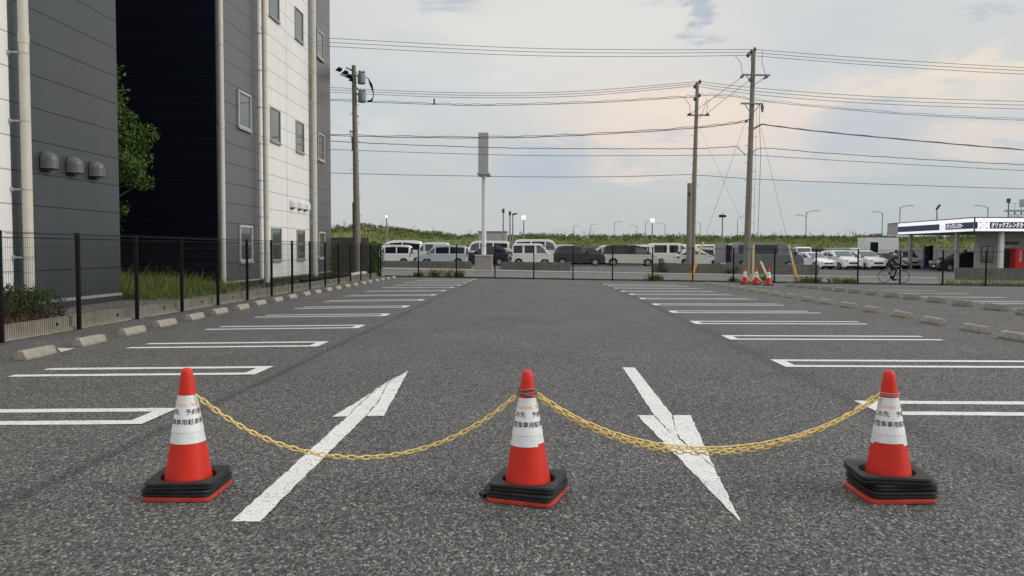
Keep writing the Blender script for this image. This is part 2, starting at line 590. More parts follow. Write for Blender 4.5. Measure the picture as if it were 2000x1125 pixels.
# ------------------------------------------------------------------ mesh helper
class MB:
    def __init__(s):
        s.v, s.f = [], []

    def add(s, vs, fs):
        o = len(s.v)
        s.v += [tuple(p) for p in vs]
        s.f += [tuple(i + o for i in f) for f in fs]
        return s

    def box(s, x0, x1, y0, y1, z0, z1):
        return s.add([(x0, y0, z0), (x1, y0, z0), (x1, y1, z0), (x0, y1, z0), (x0, y0, z1), (x1, y0, z1), (x1, y1, z1), (x0, y1, z1)],
                     [(0, 3, 2, 1), (4, 5, 6, 7), (0, 1, 5, 4), (1, 2, 6, 5), (2, 3, 7, 6), (3, 0, 4, 7)])

    def obox(s, c, ux, uy, uz, hx, hy, hz):
        c, ux, uy, uz = Vector(c), Vector(ux), Vector(uy), Vector(uz)
        P = [c + ux * hx * a + uy * hy * b + uz * hz * d for d in (-1, 1) for a, b in ((-1, -1), (1, -1), (1, 1), (-1, 1))]
        return s.add(P, [(0, 3, 2, 1), (4, 5, 6, 7), (0, 1, 5, 4), (1, 2, 6, 5), (2, 3, 7, 6), (3, 0, 4, 7)])

    def tube(s, pts, r, n=8, cap=True, closed=False):
        pts = [Vector(p) for p in pts]
        rs = r if isinstance(r, (list, tuple)) else [r] * len(pts)
        vs, fs = [], []
        m = len(pts)
        prev = None
        for i, p in enumerate(pts):
            if closed:
                t = pts[(i + 1) % m] - pts[i - 1]
            else:
                t = pts[min(i + 1, m - 1)] - pts[max(i - 1, 0)]
            t.normalize()
            if prev is None:
                a = t.orthogonal().normalized()
            else:
                a = prev - t * prev.dot(t)
                a = a.normalized() if a.length > 1e-6 else t.orthogonal().normalized()
            prev = a
            b = t.cross(a)
            for k in range(n):
                q = 2 * math.pi * k / n
                vs.append(p + (a * math.cos(q) + b * math.sin(q)) * rs[i])
        for i in range(m if closed else m - 1):
            j = (i + 1) % m
            for k in range(n):
                fs.append((i * n + k, i * n + (k + 1) % n, j * n + (k + 1) % n, j * n + k))
        if cap and not closed:
            fs.append(tuple(range(n))[::-1])
            fs.append(tuple((m - 1) * n + k for k in range(n)))
        return s.add(vs, fs)

    def bar(s, a, b, w, h=None, upv=(0, 0, 1)):
        a, b = Vector(a), Vector(b)
        t = (b - a)
        l = t.length
        t.normalize()
        u = Vector(upv)
        if abs(t.dot(u)) > .95:
            u = Vector((1, 0, 0))
        sd = t.cross(u).normalized()
        u = sd.cross(t)
        return s.obox((a + b) / 2, t, sd, u, l / 2, w / 2, (h or w) / 2)

    def lathe(s, prof, n=24, c=(0, 0, 0), cap=True, arc=None):
        vs, fs = [], []
        m = len(prof)
        for r, z in prof:
            for k in range(n):
                q = 2 * math.pi * k / n
                vs.append((c[0] + r * math.cos(q), c[1] + r * math.sin(q), c[2] + z))
        for i in range(m - 1):
            for k in range(n):
                fs.append((i * n + k, i * n + (k + 1) % n, (i + 1) * n + (k + 1) % n, (i + 1) * n + k))
        if cap:
            fs.append(tuple(range(n))[::-1])
            fs.append(tuple((m - 1) * n + k for k in range(n)))
        return s.add(vs, fs)

    def loops(s, lps, capa=True, capb=True, wrap=False):
        n = len(lps[0])
        vs = [p for l in lps for p in l]
        fs = []
        m = len(lps)
        for i in range(m if wrap else m - 1):
            j = (i + 1) % m
            for k in range(n):
                fs.append((i * n + k, i * n + (k + 1) % n, j * n + (k + 1) % n, j * n + k))
        if capa and not wrap:
            fs.append(tuple(range(n))[::-1])
        if capb and not wrap:
            fs.append(tuple((m - 1) * n + k for k in range(n)))
        return s.add(vs, fs)

    def prism(s, poly, fa, fb):
        """poly: list of 2D points; fa, fb map a 2D point to 3D on the two ends"""
        return s.loops([[fa(p) for p in poly], [fb(p) for p in poly]])

    def sphere(s, c, r, n=12, m=8, sc=(1, 1, 1)):
        c = Vector(c)
        vs = [c + Vector((0, 0, -r * sc[2]))]
        for i in range(1, m):
            a = -math.pi / 2 + math.pi * i / m
            for k in range(n):
                q = 2 * math.pi * k / n
                vs.append(c + Vector((r * sc[0] * math.cos(a) * math.cos(q), r * sc[1] * math.cos(a) * math.sin(q), r * sc[2] * math.sin(a))))
        vs.append(c + Vector((0, 0, r * sc[2])))
        fs = [(0, 1 + (k + 1) % n, 1 + k) for k in range(n)]
        for i in range(m - 2):
            for k in range(n):
                fs.append((1 + i * n + k, 1 + i * n + (k + 1) % n, 1 + (i + 1) * n + (k + 1) % n, 1 + (i + 1) * n + k))
        t = len(vs) - 1
        o = 1 + (m - 2) * n
        fs += [(o + k, o + (k + 1) % n, t) for k in range(n)]
        return s.add(vs, fs)

    def build(s, name, material, parent=None, smooth=False, bevel=0.0, local=False, origin=None, recalc=True):
        v = [Vector(p) for p in s.v]
        loc = Vector((0, 0, 0))
        if parent is not None:
            if not local:
                loc = Vector(parent['_o'])
        elif not local:
            if origin is not None:
                loc = Vector(origin)
            else:
                xs, ys, zs = [p.x for p in v], [p.y for p in v], [p.z for p in v]
                loc = Vector(((min(xs) + max(xs)) / 2, (min(ys) + max(ys)) / 2, min(zs)))
        me = bpy.data.meshes.new(name)
        me.from_pydata([p - loc for p in v], [], s.f)
        if recalc or bevel:
            bm = bmesh.new()
            bm.from_mesh(me)
            if recalc:
                bmesh.ops.recalc_face_normals(bm, faces=bm.faces)
            if bevel:
                ed = [e for e in bm.edges if len(e.link_faces) == 2 and e.calc_face_angle(0) > 0.6]
                bmesh.ops.bevel(bm, geom=ed, offset=bevel, segments=2, profile=.6, affect='EDGES', clamp_overlap=True)
            bm.to_mesh(me)
            bm.free()
        if smooth:
            me.polygons.foreach_set('use_smooth', [True] * len(me.polygons))
            me.set_sharp_from_angle(angle=R(42))
        me.materials.append(material)
        o = bpy.data.objects.new(name, me)
        COL.objects.link(o)
        if parent is not None:
            o.parent = parent
        elif not local:
            o.location = loc
        o['_o'] = tuple(loc)
        return o


def tag(o, label, cat, group=None):
    o['label'], o['category'] = label, cat
    if group:
        o['group'] = group
    return o


def thing(name, loc, label, cat, group=None, rz=0.0):
    o = bpy.data.objects.new(name, None)
    o.empty_display_size = .3
    o.location = loc
    o.rotation_euler = (0, 0, rz)
    COL.objects.link(o)
    o['_o'] = tuple(loc)
    return tag(o, label, cat, group)


def struct(o):
    o['kind'] = 'structure'
    return o


def copy_part(o, parent, loc=None, rot=None):
    c = o.copy()
    COL.objects.link(c)
    c.parent = parent
    if loc is not None:
        c.location = loc
    if rot is not None:
        c.rotation_euler = rot
    return c


ORD = 'first second third fourth fifth sixth seventh eighth ninth tenth eleventh twelfth thirteenth fourteenth fifteenth sixteenth seventeenth eighteenth nineteenth twentieth'.split()
ORD += ['twenty-' + o for o in ORD[:9]] + ['thirtieth'] + ['thirty-' + o for o in ORD[:9]]

# ------------------------------------------------------------------ ground sheets
ASPH = asphalt_mat('parking asphalt', .025, .205, joints=((-2.82, .10, .62), (2.86, .22, .74)))
ROADM = asphalt_mat('road asphalt', .10, .20, stone=40)
LOTM = asphalt_mat('rental lot asphalt', .06, .16, stone=40)
PAVEM = mat('pavement slabs', (.20, .19, .17), .9, .2, 2.5, .3, 40)
GRAVEL = asphalt_mat('gravel', .06, .24, stone=32, tint=(1, .95, .86))
EARTH = mat('dry earth', (.15, .135, .09), .95, .3, .4, .4, 3)


def sheet(name, xs, ys, zfun, material, ylim=None):
    mb = MB()
    nx, ny = len(xs), len(ys)
    for j in range(ny):
        for i in range(nx):
            x = xs[i]
            y = ylim(x, ys[j]) if ylim else ys[j]
            mb.v.append((x, y, zfun(x, y)))
    for j in range(ny - 1):
        for i in range(nx - 1):
            a = j * nx + i
            mb.f.append((a, a + 1, a + nx + 1, a + nx))
    o = mb.build(name, material, local=True, smooth=True)
    return struct(o)


def lin(a, b, n):
    return [a + (b - a) * i / (n - 1) for i in range(n)]


gnd = MB().add([(-3000, -300, -.95), (3000, -300, -.95), (3000, 3000, -.95), (-3000, 3000, -.95)], [(0, 1, 2, 3)]).build('ground', EARTH, local=True)
struct(gnd)


def fence_y(x):
    return 41.5 - (x + 8.2) * 0.064


def kerb_y(x):
    return 52.9 - .08 * x


lot = sheet('parking_lot', lin(-8.42, 60, 70), lin(0, 1, 60), zg, ASPH, ylim=lambda x, t: -8 + (fence_y(x) + .05 + 8) * t)
sheet('road', lin(-60, 80, 71), lin(0, 1, 6), zg, ROADM, ylim=lambda x, t: fence_y(x) + .05 + (kerb_y(x) - .1 - fence_y(x) - .05) * t)


def pav_top(x):
    return max(wall_y(x), kerb_y(x) + .35)


sheet('pavement', lin(-60, 80, 71), lin(0, 1, 5), lambda x, y: zg(x, y) + .03, PAVEM, ylim=lambda x, t: kerb_y(x) + .1 + (pav_top(x) - kerb_y(x) - .1) * t)
sheet('rental_lot', lin(-60, 90, 76), lin(0, 1, 12), lambda x, y: zg(x, y) + .006, LOTM, ylim=lambda x, t: pav_top(x) - .4 + (96 - pav_top(x) + .4) * t)
kb = MB()
KX = lin(-60, 25, 43)
kb.loops([[(x, kerb_y(x) - .1, zg(x, kerb_y(x)) - .1), (x, kerb_y(x) - .1, zg(x, kerb_y(x)) + .10), (x, kerb_y(x) - .07, zg(x, kerb_y(x)) + .12), (x, kerb_y(x) + .1, zg(x, kerb_y(x)) + .12), (x, kerb_y(x) + .1, zg(x, kerb_y(x)) - .1)] for x in KX])
struct(kb.build('kerb', mat('pale kerb stone', (.42, .41, .38), .85, .15, 2), local=True))
sheet('gravel_strip', lin(-40, -8.5, 20), lin(-6, 41.2, 30), lambda x, y: .10 + .02 * math.sin(x * 2.1) * math.sin(y * 1.3), GRAVEL)
# levee behind the rental lot
lv = MB()
prof = [(96, -.2), (104, .2), (113, 1.3), (121, 2.6), (127, 3.2), (140, 3.2), (155, .5)]
LX = lin(-120, 220, 60)
for i, x in enumerate(LX):
    for y, z in prof:
        w = .35 * math.sin(x * .09) + .2 * math.sin(x * .31 + 1)
        h = .55 * clamp(1 - abs(x + 28) / 14)
        lv.v.append((x, y + w, z * (1 + h) + (.10 * math.sin(x * .7 + y) if z > 1 else 0)))
m_ = len(prof)
for i in range(len(LX) - 1):
    for j in range(m_ - 1):
        a = i * m_ + j
        lv.f.append((a, a + m_, a + m_ + 1, a + 1))
levee = struct(lv.build('embankment', mat('levee turf', (.135, .155, .05), .95, .4, .35, .5, 3), local=True, smooth=True))

# ------------------------------------------------------------------ painted markings
PAINT = paint_mat('white road paint', (.76, .75, .725), .6)
PAINTW = paint_mat('worn white road paint', (.66, .65, .62), .9)


def ground_poly(name, polys, lift, material, parent=lot, cell=.4):
    """flat paint: each polygon is cut finely enough to follow the fall of the lot"""
    bm = bmesh.new()
    for p in polys:
        f = bm.faces.new([bm.verts.new((q[0], q[1], 0)) for q in p])
    xs = [v.co.x for v in bm.verts]
    ys = [v.co.y for v in bm.verts]
    for ax, lo, hi in ((0, min(xs), max(xs)), (1, min(ys), max(ys))):
        c = math.ceil(lo / cell) * cell
        while c < hi:
            n = Vector((1, 0, 0)) if ax == 0 else Vector((0, 1, 0))
            bmesh.ops.bisect_plane(bm, geom=bm.verts[:] + bm.edges[:] + bm.faces[:], plane_co=n * c, plane_no=n)
            c += cell
    for v in bm.verts:
        v.co.z = zg(v.co.x, v.co.y) + lift
    bmesh.ops.recalc_face_normals(bm, faces=bm.faces)
    for f in bm.faces:
        if f.normal.z < 0:
            f.normal_flip()
    me = bpy.data.meshes.new(name)
    bm.to_mesh(me)
    bm.free()
    me.materials.append(material)
    o = bpy.data.objects.new(name, me)
    COL.objects.link(o)
    o.parent = parent
    return o


def ragged(a, b, n, amp):
    """points from a to b with a slightly uneven brushed edge"""
    out = []
    a, b = Vector(a), Vector(b)
    d = b - a
    nrm = Vector((-d.y, d.x)).normalized()
    for i in range(n):
        p = a + d * (i / n)
        out.append(p + nrm * (random.uniform(-amp, amp) if i else 0))
    return out


def quadstrip(a, b, w, s):
    """edge-worn stripe polygon between a and b, width w to side s"""
    a, b = Vector(a[:2]), Vector(b[:2])
    d = (b - a)
    nrm = Vector((-d.y, d.x)).normalized() * w * s
    n = max(2, int(d.length / .12))
    return ragged(a, b, n, .004) + ragged(b, b + nrm, 1, 0) + ragged(b + nrm, a + nrm, n, .004) + ragged(a + nrm, a, 1, 0)


LT = [(348, 797.5), (535, 715.5), (643.2, 667), (715, 634.5), (764, 612.6), (802, 597), (831, 584.5), (854, 575), (872.5, 567), (888.5, 560.6), (902, 556), (913, 551.8), (922, 548.2), (931, 545.4)]
RTp = [(1668, 783), (1504, 702.5), (1408, 655), (1346, 627), (1304, 607), (1271.5, 593), (1247, 582), (1227, 574), (1211, 568), (1198, 562.2), (1186.5, 557.8), (1177, 554.6)]
LW = .145


def bay(tip, side, ext, mtl):
    # loop open towards the wheel stops: two lines joined by a bar at the aisle end
    x0, y0 = tip.x, tip.y
    wl = .63
    e1, e2 = ext
    P = [quadstrip((x0, y0), (x0 + side * e1, y0), LW, -side),
         quadstrip((x0, y0 - wl), (x0 + side * e2, y0 - wl), LW, side),
         [Vector((x0, y0 - LW)), Vector((x0, y0 - wl + LW)), Vector((x0 + side * .15, y0 - wl + LW)), Vector((x0 + side * .15, y0 - LW))]]
    ground_poly('bay_marking', P, .004, mtl, cell=.8)


for i, (px, py) in enumerate(LT):
    p = gp(px, py)
    bay(p, -1, (2.66 + random.uniform(-.05, .05), 2.70 + random.uniform(-.05, .05)), PAINT)
for i, (px, py) in enumerate(RTp):
    p = gp(px, py)
    bay(p, 1, (3.15 + random.uniform(-.05, .05), 3.2 + random.uniform(-.05, .05)), PAINT)
# the next row of bays to the right
for (ax, ay, bx, by) in ((1716, 566.5, 1860, 570), (1742, 572, 1942, 577.5), (1790, 579.5, 2030, 587), (1862, 588, 2080, 596), (1910, 592, 2100, 599), (1975, 603, 2140, 610)):
    a, b = gp(ax, ay), gp(bx, by)
    ground_poly('bay_marking', [quadstrip((a.x, a.y), (b.x, a.y), LW, -1), quadstrip((a.x, a.y - .42), (b.x, a.y - .42), LW, 1)], .004, PAINTW, cell=.8)


def arrow(pix_polys):
    polys = []
    for pp in pix_polys:
        pts = [gp(*q) for q in pp]
        out = []
        for i, a in enumerate(pts):
            b = pts[(i + 1) % len(pts)]
            n = max(2, int((b - a).length / .07))
            out += ragged(a.to_2d(), b.to_2d(), n, .006)
        polys.append(out)
    return polys


A1 = [[(451, 1020), (507, 1020), (713.6, 813.4), (737, 786), (757, 748), (733, 763), (700, 793), (679, 814)],
      [(648.6, 815), (678, 814), (699, 792.4), (732, 762), (756.5, 746.5), (798, 724)], [(798, 724), (750, 813), (715.5, 813.4), (738.5, 787), (758.5, 748)]]
A1[2] = [(798, 724), (750, 813), (715.8, 813.4), (738.8, 787), (758, 747.5)]
o = ground_poly('painted_arrow', arrow(A1), .004, PAINT)
A2 = [[(1216, 718), (1239.4, 718.4), (1313, 811.8), (1317, 838), (1327, 858), (1306, 842), (1291, 826), (1278, 811.8)],
      [(1245, 811.8), (1277, 811.8), (1290, 826.6), (1305, 842.6), (1327, 859), (1396, 916), (1447, 1021.5)], [(1349, 811.8), (1396, 914.5), (1328, 857), (1318.6, 838), (1315, 811.8)]]
o = ground_poly('painted_arrow', arrow(A2), .004, PAINT)
g1 = [gp(*q) for q in ((112, 680), (119, 688), (147, 681), (128, 680.2))]
ground_poly('old_paint_patch', [[q.to_2d() for q in g1]], .004, PAINTW)

# ------------------------------------------------------------------ wheel stops
WS = []


def stop_mesh(seed):
    rnd = random.Random(seed)
    w, h, l = .085, .115, .34
    sec = [(-w, 0), (-w, .03), (-w * .62, h - .012), (-w * .45, h), (w * .45, h), (w * .62, h - .012), (w, .03), (w, 0)]
    lp = []
    for t in (-1, -.97, -.6, -.2, .2, .6, .97, 1):
        k = .90 if abs(t) == 1 else 1.0
        lp.append([(x * k + rnd.uniform(-.003, .003), t * l, z * (.96 if abs(t) == 1 else 1) + (rnd.uniform(-.004, .004) if z > .05 else 0)) for x, z in sec])
    return MB().loops(lp)


stop_me = []
for k in range(5):
    o = stop_mesh(k).build('wheel_stop', CONC, local=True, bevel=.006)
    stop_me.append(o.data)
    bpy.data.objects.remove(o)


CONC_DARK = mat('darker concrete', (.23, .215, .18), .9, .3, 9, .5, 60)  # lower base tone for the stops in the far right row


def put_stop(p, rz, label, grp):
    o = bpy.data.objects.new('wheel_stop', random.choice(stop_me))
    COL.objects.link(o)
    o.location = (p.x, p.y, zg(p.x, p.y) + .001)
    o.rotation_euler = (0, 0, rz)
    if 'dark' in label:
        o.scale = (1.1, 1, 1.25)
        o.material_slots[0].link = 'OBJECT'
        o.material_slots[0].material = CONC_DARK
    tag(o, label, 'wheel stop', grp)


LS = [(70, 697, 1), (175, 672, 1), (258, 652.5, 1), (322, 636.5, 1), (380, 623.5, 1), (428, 612.5, 1), (472, 604, 1), (506, 595.5, 1), (541, 589, 1), (569, 583, 1), (597, 577, 1), (619, 573, 1), (641, 568.5, 1), (659, 565, 1), (677, 561, 1), (693, 558.3, 1), (709, 555, 1), (721, 552.3, 1), (735, 550, 1), (746, 548, 1), (757, 546, 1), (768, 544.4, 1)]
for i, (px, py, _) in enumerate(LS):
    p = gp(px, py)
    lab = 'pale concrete wheel stop, %s from the camera in the row beside the left mesh fence' % ORD[i]
    put_stop(p, .02 + random.uniform(-.02, .02), lab, 'wheel stops along the left fence')
RS = [(1984, 664), (1905, 647.5), (1823, 632), (1761, 619), (1703, 609), (1657, 600.5), (1614, 593.5), (1580, 587.5), (1546, 582), (1518, 577.5), (1492, 573), (1470, 569.5), (1448, 566), (1430, 563), (1414, 560.5), (1399, 558.4), (1385, 556.5)]
for i, (px, py) in enumerate(RS):
    p = gp(px, py)
    put_stop(p, random.uniform(-.02, .02), 'pale concrete wheel stop, %s from the camera in the single row right of the aisle' % ORD[i], 'wheel stops right of the aisle')
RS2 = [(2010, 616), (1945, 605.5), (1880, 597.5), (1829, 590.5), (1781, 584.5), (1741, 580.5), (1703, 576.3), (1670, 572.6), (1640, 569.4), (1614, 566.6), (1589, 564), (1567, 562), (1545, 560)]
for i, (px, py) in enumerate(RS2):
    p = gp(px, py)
    put_stop(p, random.uniform(-.02, .02), 'dark grey concrete wheel stop, %s from the right edge in the far right row' % ORD[i], 'wheel stops of the far right bays')

# ------------------------------------------------------------------ buildings
GREYP = panel_mat('charcoal wall panel', (.046, .053, .060), .34, .14)
GREYL = panel_mat('grey wall panel', (.084, .089, .093), .30, .16)
WHITEP = panel_mat('white wall panel', (.78, .77, .75), .42, .42)
BLACKP = panel_mat('black wall panel', (.0022, .0042, .0100), .7, 2.2, .10)
FLASH = mat('base flashing', (.30, .30, .30), .4, .1, 4)
SILL = mat('window sill metal', (.30, .285, .26), .5, .1, 5)
FX = -10.0


def vent_hood(parent, y, z, material, name='vent_hood'):
    # half-round cowl: domed top, open flat bottom, on a round collar
    mb = MB()
    r, d, n = .18, .25, 18
    lps = []
    for k in range(10):
        t = min(k / 9, .985)
        x = d * math.sin(t * math.pi / 2)
        s = math.cos(t * math.pi / 2)
        ring = [(FX + .02 + x, y + r * math.cos(math.pi * i / n) * s, z + r * math.sin(math.pi * i / n) * s) for i in range(n + 1)]
        ring += [(FX + .02 + x, y - r * s, z - .17), (FX + .02 + x, y + r * s, z - .17)]
        lps.append(ring)
    mb.loops(lps)
    # rolled rim round the open underside
    rim = [Vector((FX + .02 + d * math.sin(q), y + r * math.cos(q), z - .17)) for q in lin(0, math.pi, 20)]
    mb.tube(rim, .012, 6)
    o = mb.build(name, material, parent, smooth=True)
    c = MB()
    c.loops([[(FX + .005 + dx, y + .09 * math.cos(q), z - .16 + .09 * math.sin(q)) for q in lin(0, 2 * math.pi * 15 / 16, 16)] for dx in (0, .12)])
    co = c.build('collar', DARKG, None, local=True)
    co.parent = o
    co.location = -Vector(parent['_o'])
    return o


def drainpipe(parent, x, y, r, z0, z1, zb, off):
    mb = MB()
    mb.tube([(x, y, z0), (x, y, z1)], r, 20)
    for zc in (5.32, 9.2):
        mb.tube([(x, y, zc - .09), (x, y, zc + .09)], r * 1.1, 20)
    o = mb.build('drainpipe', BEIGE, parent, smooth=True)
    for z in zb:
        b = MB()
        b.tube([(x, y, z - .02), (x, y, z + .02)], r * 1.04, 20)
        b.box(FX, x - r * .6, y - off - .012, y - off + .012, z - .015, z + .015)
        b.box(FX, FX + .02, y - off - .03, y - off + .05, z - .04, z + .04)
        bo = b.build('bracket', LIGHTG, None, local=True)
        bo.parent = o
        bo.location = -Vector(parent['_o'])
    return o


def child(mb, name, material, part, root, **kw):
    o = mb.build(name, material, None, local=True, **kw)
    o.parent = part
    o.location = -Vector(root['_o'])
    return o


# building nearest the camera
b1 = thing('warehouse', (FX, 18.85, .1), 'nearer charcoal and white panelled building with three dark vent hoods', 'building')
ZT = 15.6
MB().box(-24, FX, -6, 14.93, .30, ZT).build('white_wall', WHITEP, b1)
MB().box(-24, FX - .003, 14.93, 18.85, .30, ZT).build('charcoal_wall', GREYP, b1)
MB().box(-24, FX + .012, -6, 18.862, .02, .235).build('base_plinth', mat('dark plinth', (.035, .037, .042), .6, .2, 4), b1)
MB().box(-24, FX + .025, -6, 18.875, .237, .30).build('base_flashing', FLASH, b1)
MB().box(-24.2, FX + .06, -6, 18.91, ZT + .003, ZT + .25).build('parapet', FLASH, b1)
for y in (15.98, 16.87, 17.72):
    vent_hood(b1, y, 3.14, mat('dark vent metal', (.10, .105, .11), .38, .1, 5))
drainpipe(b1, FX + .24, 15.03, .092, .12, ZT, [1.18, 2.47, 3.76, 5.04, 6.33, 7.6, 8.9], .12)

b2 = thing('warehouse', (FX, 24.75, .1), 'farther building with grey, white and grey panel bays and small windows', 'building')
Y0, Y1, Y2, Y3 = 24.75, 28.5, 34.78, 38.45
ZT2 = 17.4
MB().box(-24, FX - .003, Y0 + .02, Y1, .30, ZT2).build('grey_wall', GREYL, b2)
MB().box(-24, FX, Y1, Y2, .30, ZT2).build('white_wall', WHITEP, b2)
MB().box(-24, FX - .003, Y2, Y3, .30, ZT2).build('grey_wall', GREYL, b2)
MB().box(-24, FX - .02, Y0 - .005, Y0 + .017, .30, ZT2).build('black_wall', BLACKP, b2)
MB().box(-24, FX + .012, Y0, Y3 + .01, .02, .24).build('base_plinth', MATS['dark plinth'], b2)
MB().box(-24, FX + .025, Y0 - .01, Y3 + .02, .243, .30).build('base_flashing', FLASH, b2)
MB().box(-24.2, FX + .06, Y0 - .06, Y3 + .06, ZT2 + .003, ZT2 + .25).build('parapet', FLASH, b2)
MB().box(FX - .004, FX + .006, 31.70, 31.72, .31, ZT2).build('wall_joint', mat('joint sealant', (.45, .44, .43), .8, .1, 5), b2)
MB().box(FX, FX + .02, Y1 - .03, Y1 + .12, .3, ZT2).build('corner_trim', WHITEM, b2)
drainpipe(b2, FX + .10, Y0 + .12, .085, .14, ZT2, [2.5, 5.1, 7.7, 10.3], .02)
drainpipe(b2, FX + .22, 28.56, .098, .14, ZT2, [1.2 + 1.302 * k for k in range(12)], .10)
drainpipe(b2, FX + .22, 34.88, .098, .14, ZT2, [1.2 + 1.302 * k for k in range(12)], .10)
for y in (32.2, 33.2, 34.0):
    vent_hood(b2, y, 3.22, mat('white vent metal', (.70, .70, .70), .4, .05, 5))


def bwindow(y0, y1, z0, z1, framed):
    fr = MB()
    t = .075 if framed else .045
    x0, x1 = FX, FX + .05
    fr.box(x0, x1, y0, y0 + t, z0, z1)
    fr.box(x0, x1, y1 - t, y1, z0, z1)
    fr.box(x0, x1, y0 + t, y1 - t, z1 - t, z1)
    fr.box(x0, x1, y0 + t, y1 - t, z0, z0 + t)
    w = fr.build('window', LIGHTG if framed else SILL, b2)
    g = MB().box(FX + .002, FX + .014, y0 + t, y1 - t, z0 + t, z1 - t)
    child(g, 'pane', GLASSB, w, b2)
    s = MB().box(FX + .002, FX + .085, y0 - .02, y1 + .02, z0 - .07, z0 - .002)
    child(s, 'sill', SILL, w, b2)
    if z0 < 2 or (5 < z0 < 6 and y0 > 32):
        zm = z0 + (z1 - z0) * (.5 if z0 < 2 else .3)
        m = MB().box(FX + .016, FX + .03, y0 + t, y1 - t, zm - .012, zm + .012)
        child(m, 'sash_bar', SILL, w, b2)


for z0, z1 in ((.93, 2.16), (5.42, 6.66), (10.04, 11.28), (14.6, 15.8)):
    for y0, y1, fr in ((26.48, 27.66, True), (29.70, 30.82, False), (32.86, 33.95, False), (36.12, 37.2, True)):
        bwindow(y0, y1, z0, z1, fr)

# ------------------------------------------------------------------ low wall, fences
lw = MB()
for k in range(24):
    y0 = -6 + k * 2.0
    y1 = min(y0 + 1.985, 41.3)
    lw.box(-8.50, -8.36, y0, y1, -.35, .14 + random.uniform(-.006, .006))
lw = tag(lw.build('retaining_wall', CONC_WALL, bevel=.008), 'low weathered concrete block wall running behind the left mesh fence', 'wall')
wh = MB()
for k in range(22):
    y = 9.6 + k * 2.0
    if y < 41:
        wh.box(-8.372, -8.352, y - .03, y + .03, .01, .06)
wo = wh.build('weep_hole', BLACKM, None, local=True)
wo.parent = lw
wo.location = -Vector(lw['_o'])
ft = MB()
ft.loops([[(-8.36, y, zg(-8.3, y) - .05), (-8.36, y, zg(-8.3, y) + .05), (-8.29, y, zg(-8.3, y) + .045), (-8.27, y, zg(-8.3, y) - .05)] for y in lin(-6, 41.3, 30)])
fo = ft.build('footing', CONC, None, local=True)
fo.parent = lw
fo.location = -Vector(lw['_o'])


def panel_mesh(L=1.93, H=1.72, step=.052, wr=.0016):
    mb = MB()
    n = int(L / step)
    e = L / n
    for i in range(n + 1):
        x = i * e
        mb.box(x - wr, x + wr, -wr, wr, .03, H - .10)
        # folded-out top of the panel
        mb.add([(x - wr, -wr, H - .1), (x + wr, -wr, H - .1), (x + wr, .045, H - .04), (x - wr, .045, H - .04), (x - wr, 0, H + .02), (x + wr, 0, H + .02)],
               [(0, 1, 2, 3), (3, 2, 5, 4)])
    z = .06
    zs = []
    while z < H - .12:
        zs.append(z)
        z += .2
    for z in zs:
        mb.box(0, L, wr, wr * 3, z - wr * 1.2, z + wr * 1.2)
    for z in (H - .10, H - .02):
        mb.box(0, L, wr, wr * 3.4, z - .004, z + .004)
    mb.box(0, L, .040, .050, H - .045, H - .035)
    return mb


FENCEW = mat('black fence wire', (.008, .008, .009), .6, .1, 10, spec=.25)
pm = panel_mesh().build('mesh_panel', FENCEW, local=True, recalc=False)
PANEL = pm.data
bpy.data.objects.remove(pm)
pm = panel_mesh(step=.09, wr=.0011).build('mesh_panel', FENCEW, local=True, recalc=False)
PANELF = pm.data
bpy.data.objects.remove(pm)


def fence(name, label, posts, hp, pmesh, grp=None):
    a = posts[0]
    f = thing(name, (a.x, a.y, a.z), label, 'fence', grp)
    for i, p in enumerate(posts):
        q = MB().box(p.x - .03, p.x + .03, p.y - .03, p.y + .03, p.z - .1, p.z + hp)
        q.box(p.x - .034, p.x + .034, p.y - .034, p.y + .034, p.z + hp, p.z + hp + .012)
        q.build('post', BLACKM, f)
        if i + 1 < len(posts):
            d = posts[i + 1] - p
            o = bpy.data.objects.new('mesh_panel', pmesh)
            COL.objects.link(o)
            o.parent = f
            t = d.normalized()
            side = Vector((t.y, -t.x, 0))
            o.location = p - a + t * .035 + side * .038
            l = d.length - .07
            yaw = math.atan2(t.y, t.x)
            o.rotation_euler = (0, -math.asin(t.z), yaw)
            o.scale = (l / 1.93, -1, 1)
    return f


lp = []
for k in range(-5, 15):
    y = 11.92 + 2.075 * k
    lp.append(Vector((-8.2, y, zg(-8.2, y))))
fence('mesh_fence', 'black welded mesh fence running down the left side on a low wall', lp, 1.71, PANEL)
fp = []
k = 0
x = -8.2
while x < 32:
    y = fence_y(x)
    fp.append(Vector((x, y, zg(x, y))))
    x += 2.0
fence('mesh_fence', 'black mesh fence crossing the far end of the lot by the road', fp, 1.72, PANELF)
bs = MB()
bs.loops([[(x, fence_y(x) + .06, zg(x, fence_y(x)) - .1), (x, fence_y(x) + .06, zg(x, fence_y(x)) + .07), (x, fence_y(x) + .2, zg(x, fence_y(x)) + .07), (x, fence_y(x) + .2, zg(x, fence_y(x)) - .1)] for x in lin(-8, 32, 20)])
struct(bs.build('kerb', mat('dark stained kerb', (.075, .07, .06), .9, .25, 2), local=True))
# brown screen behind the pole at the building's end
sw = thing('screen_wall', (-9.9, 40.9, .1), 'brown grey slatted screen between the building and the leaning pole', 'wall')
m2 = MB()
for k in range(12):
    m2.box(-11.6, -8.75, 41.0, 41.03, .14 + k * .152, .14 + k * .152 + .146)
m2.build('slat_panel', mat('brown weathered screen', (.115, .10, .082), .8, .25, 3, streak=.3), sw)
m3 = MB()
for xx in (-11.5, -10.1, -8.78):
    m3.box(xx - .04, xx + .04, 41.032, 41.10, .1, 1.97)
m3.build('post', DARKG, sw)
# low concrete walls across the road


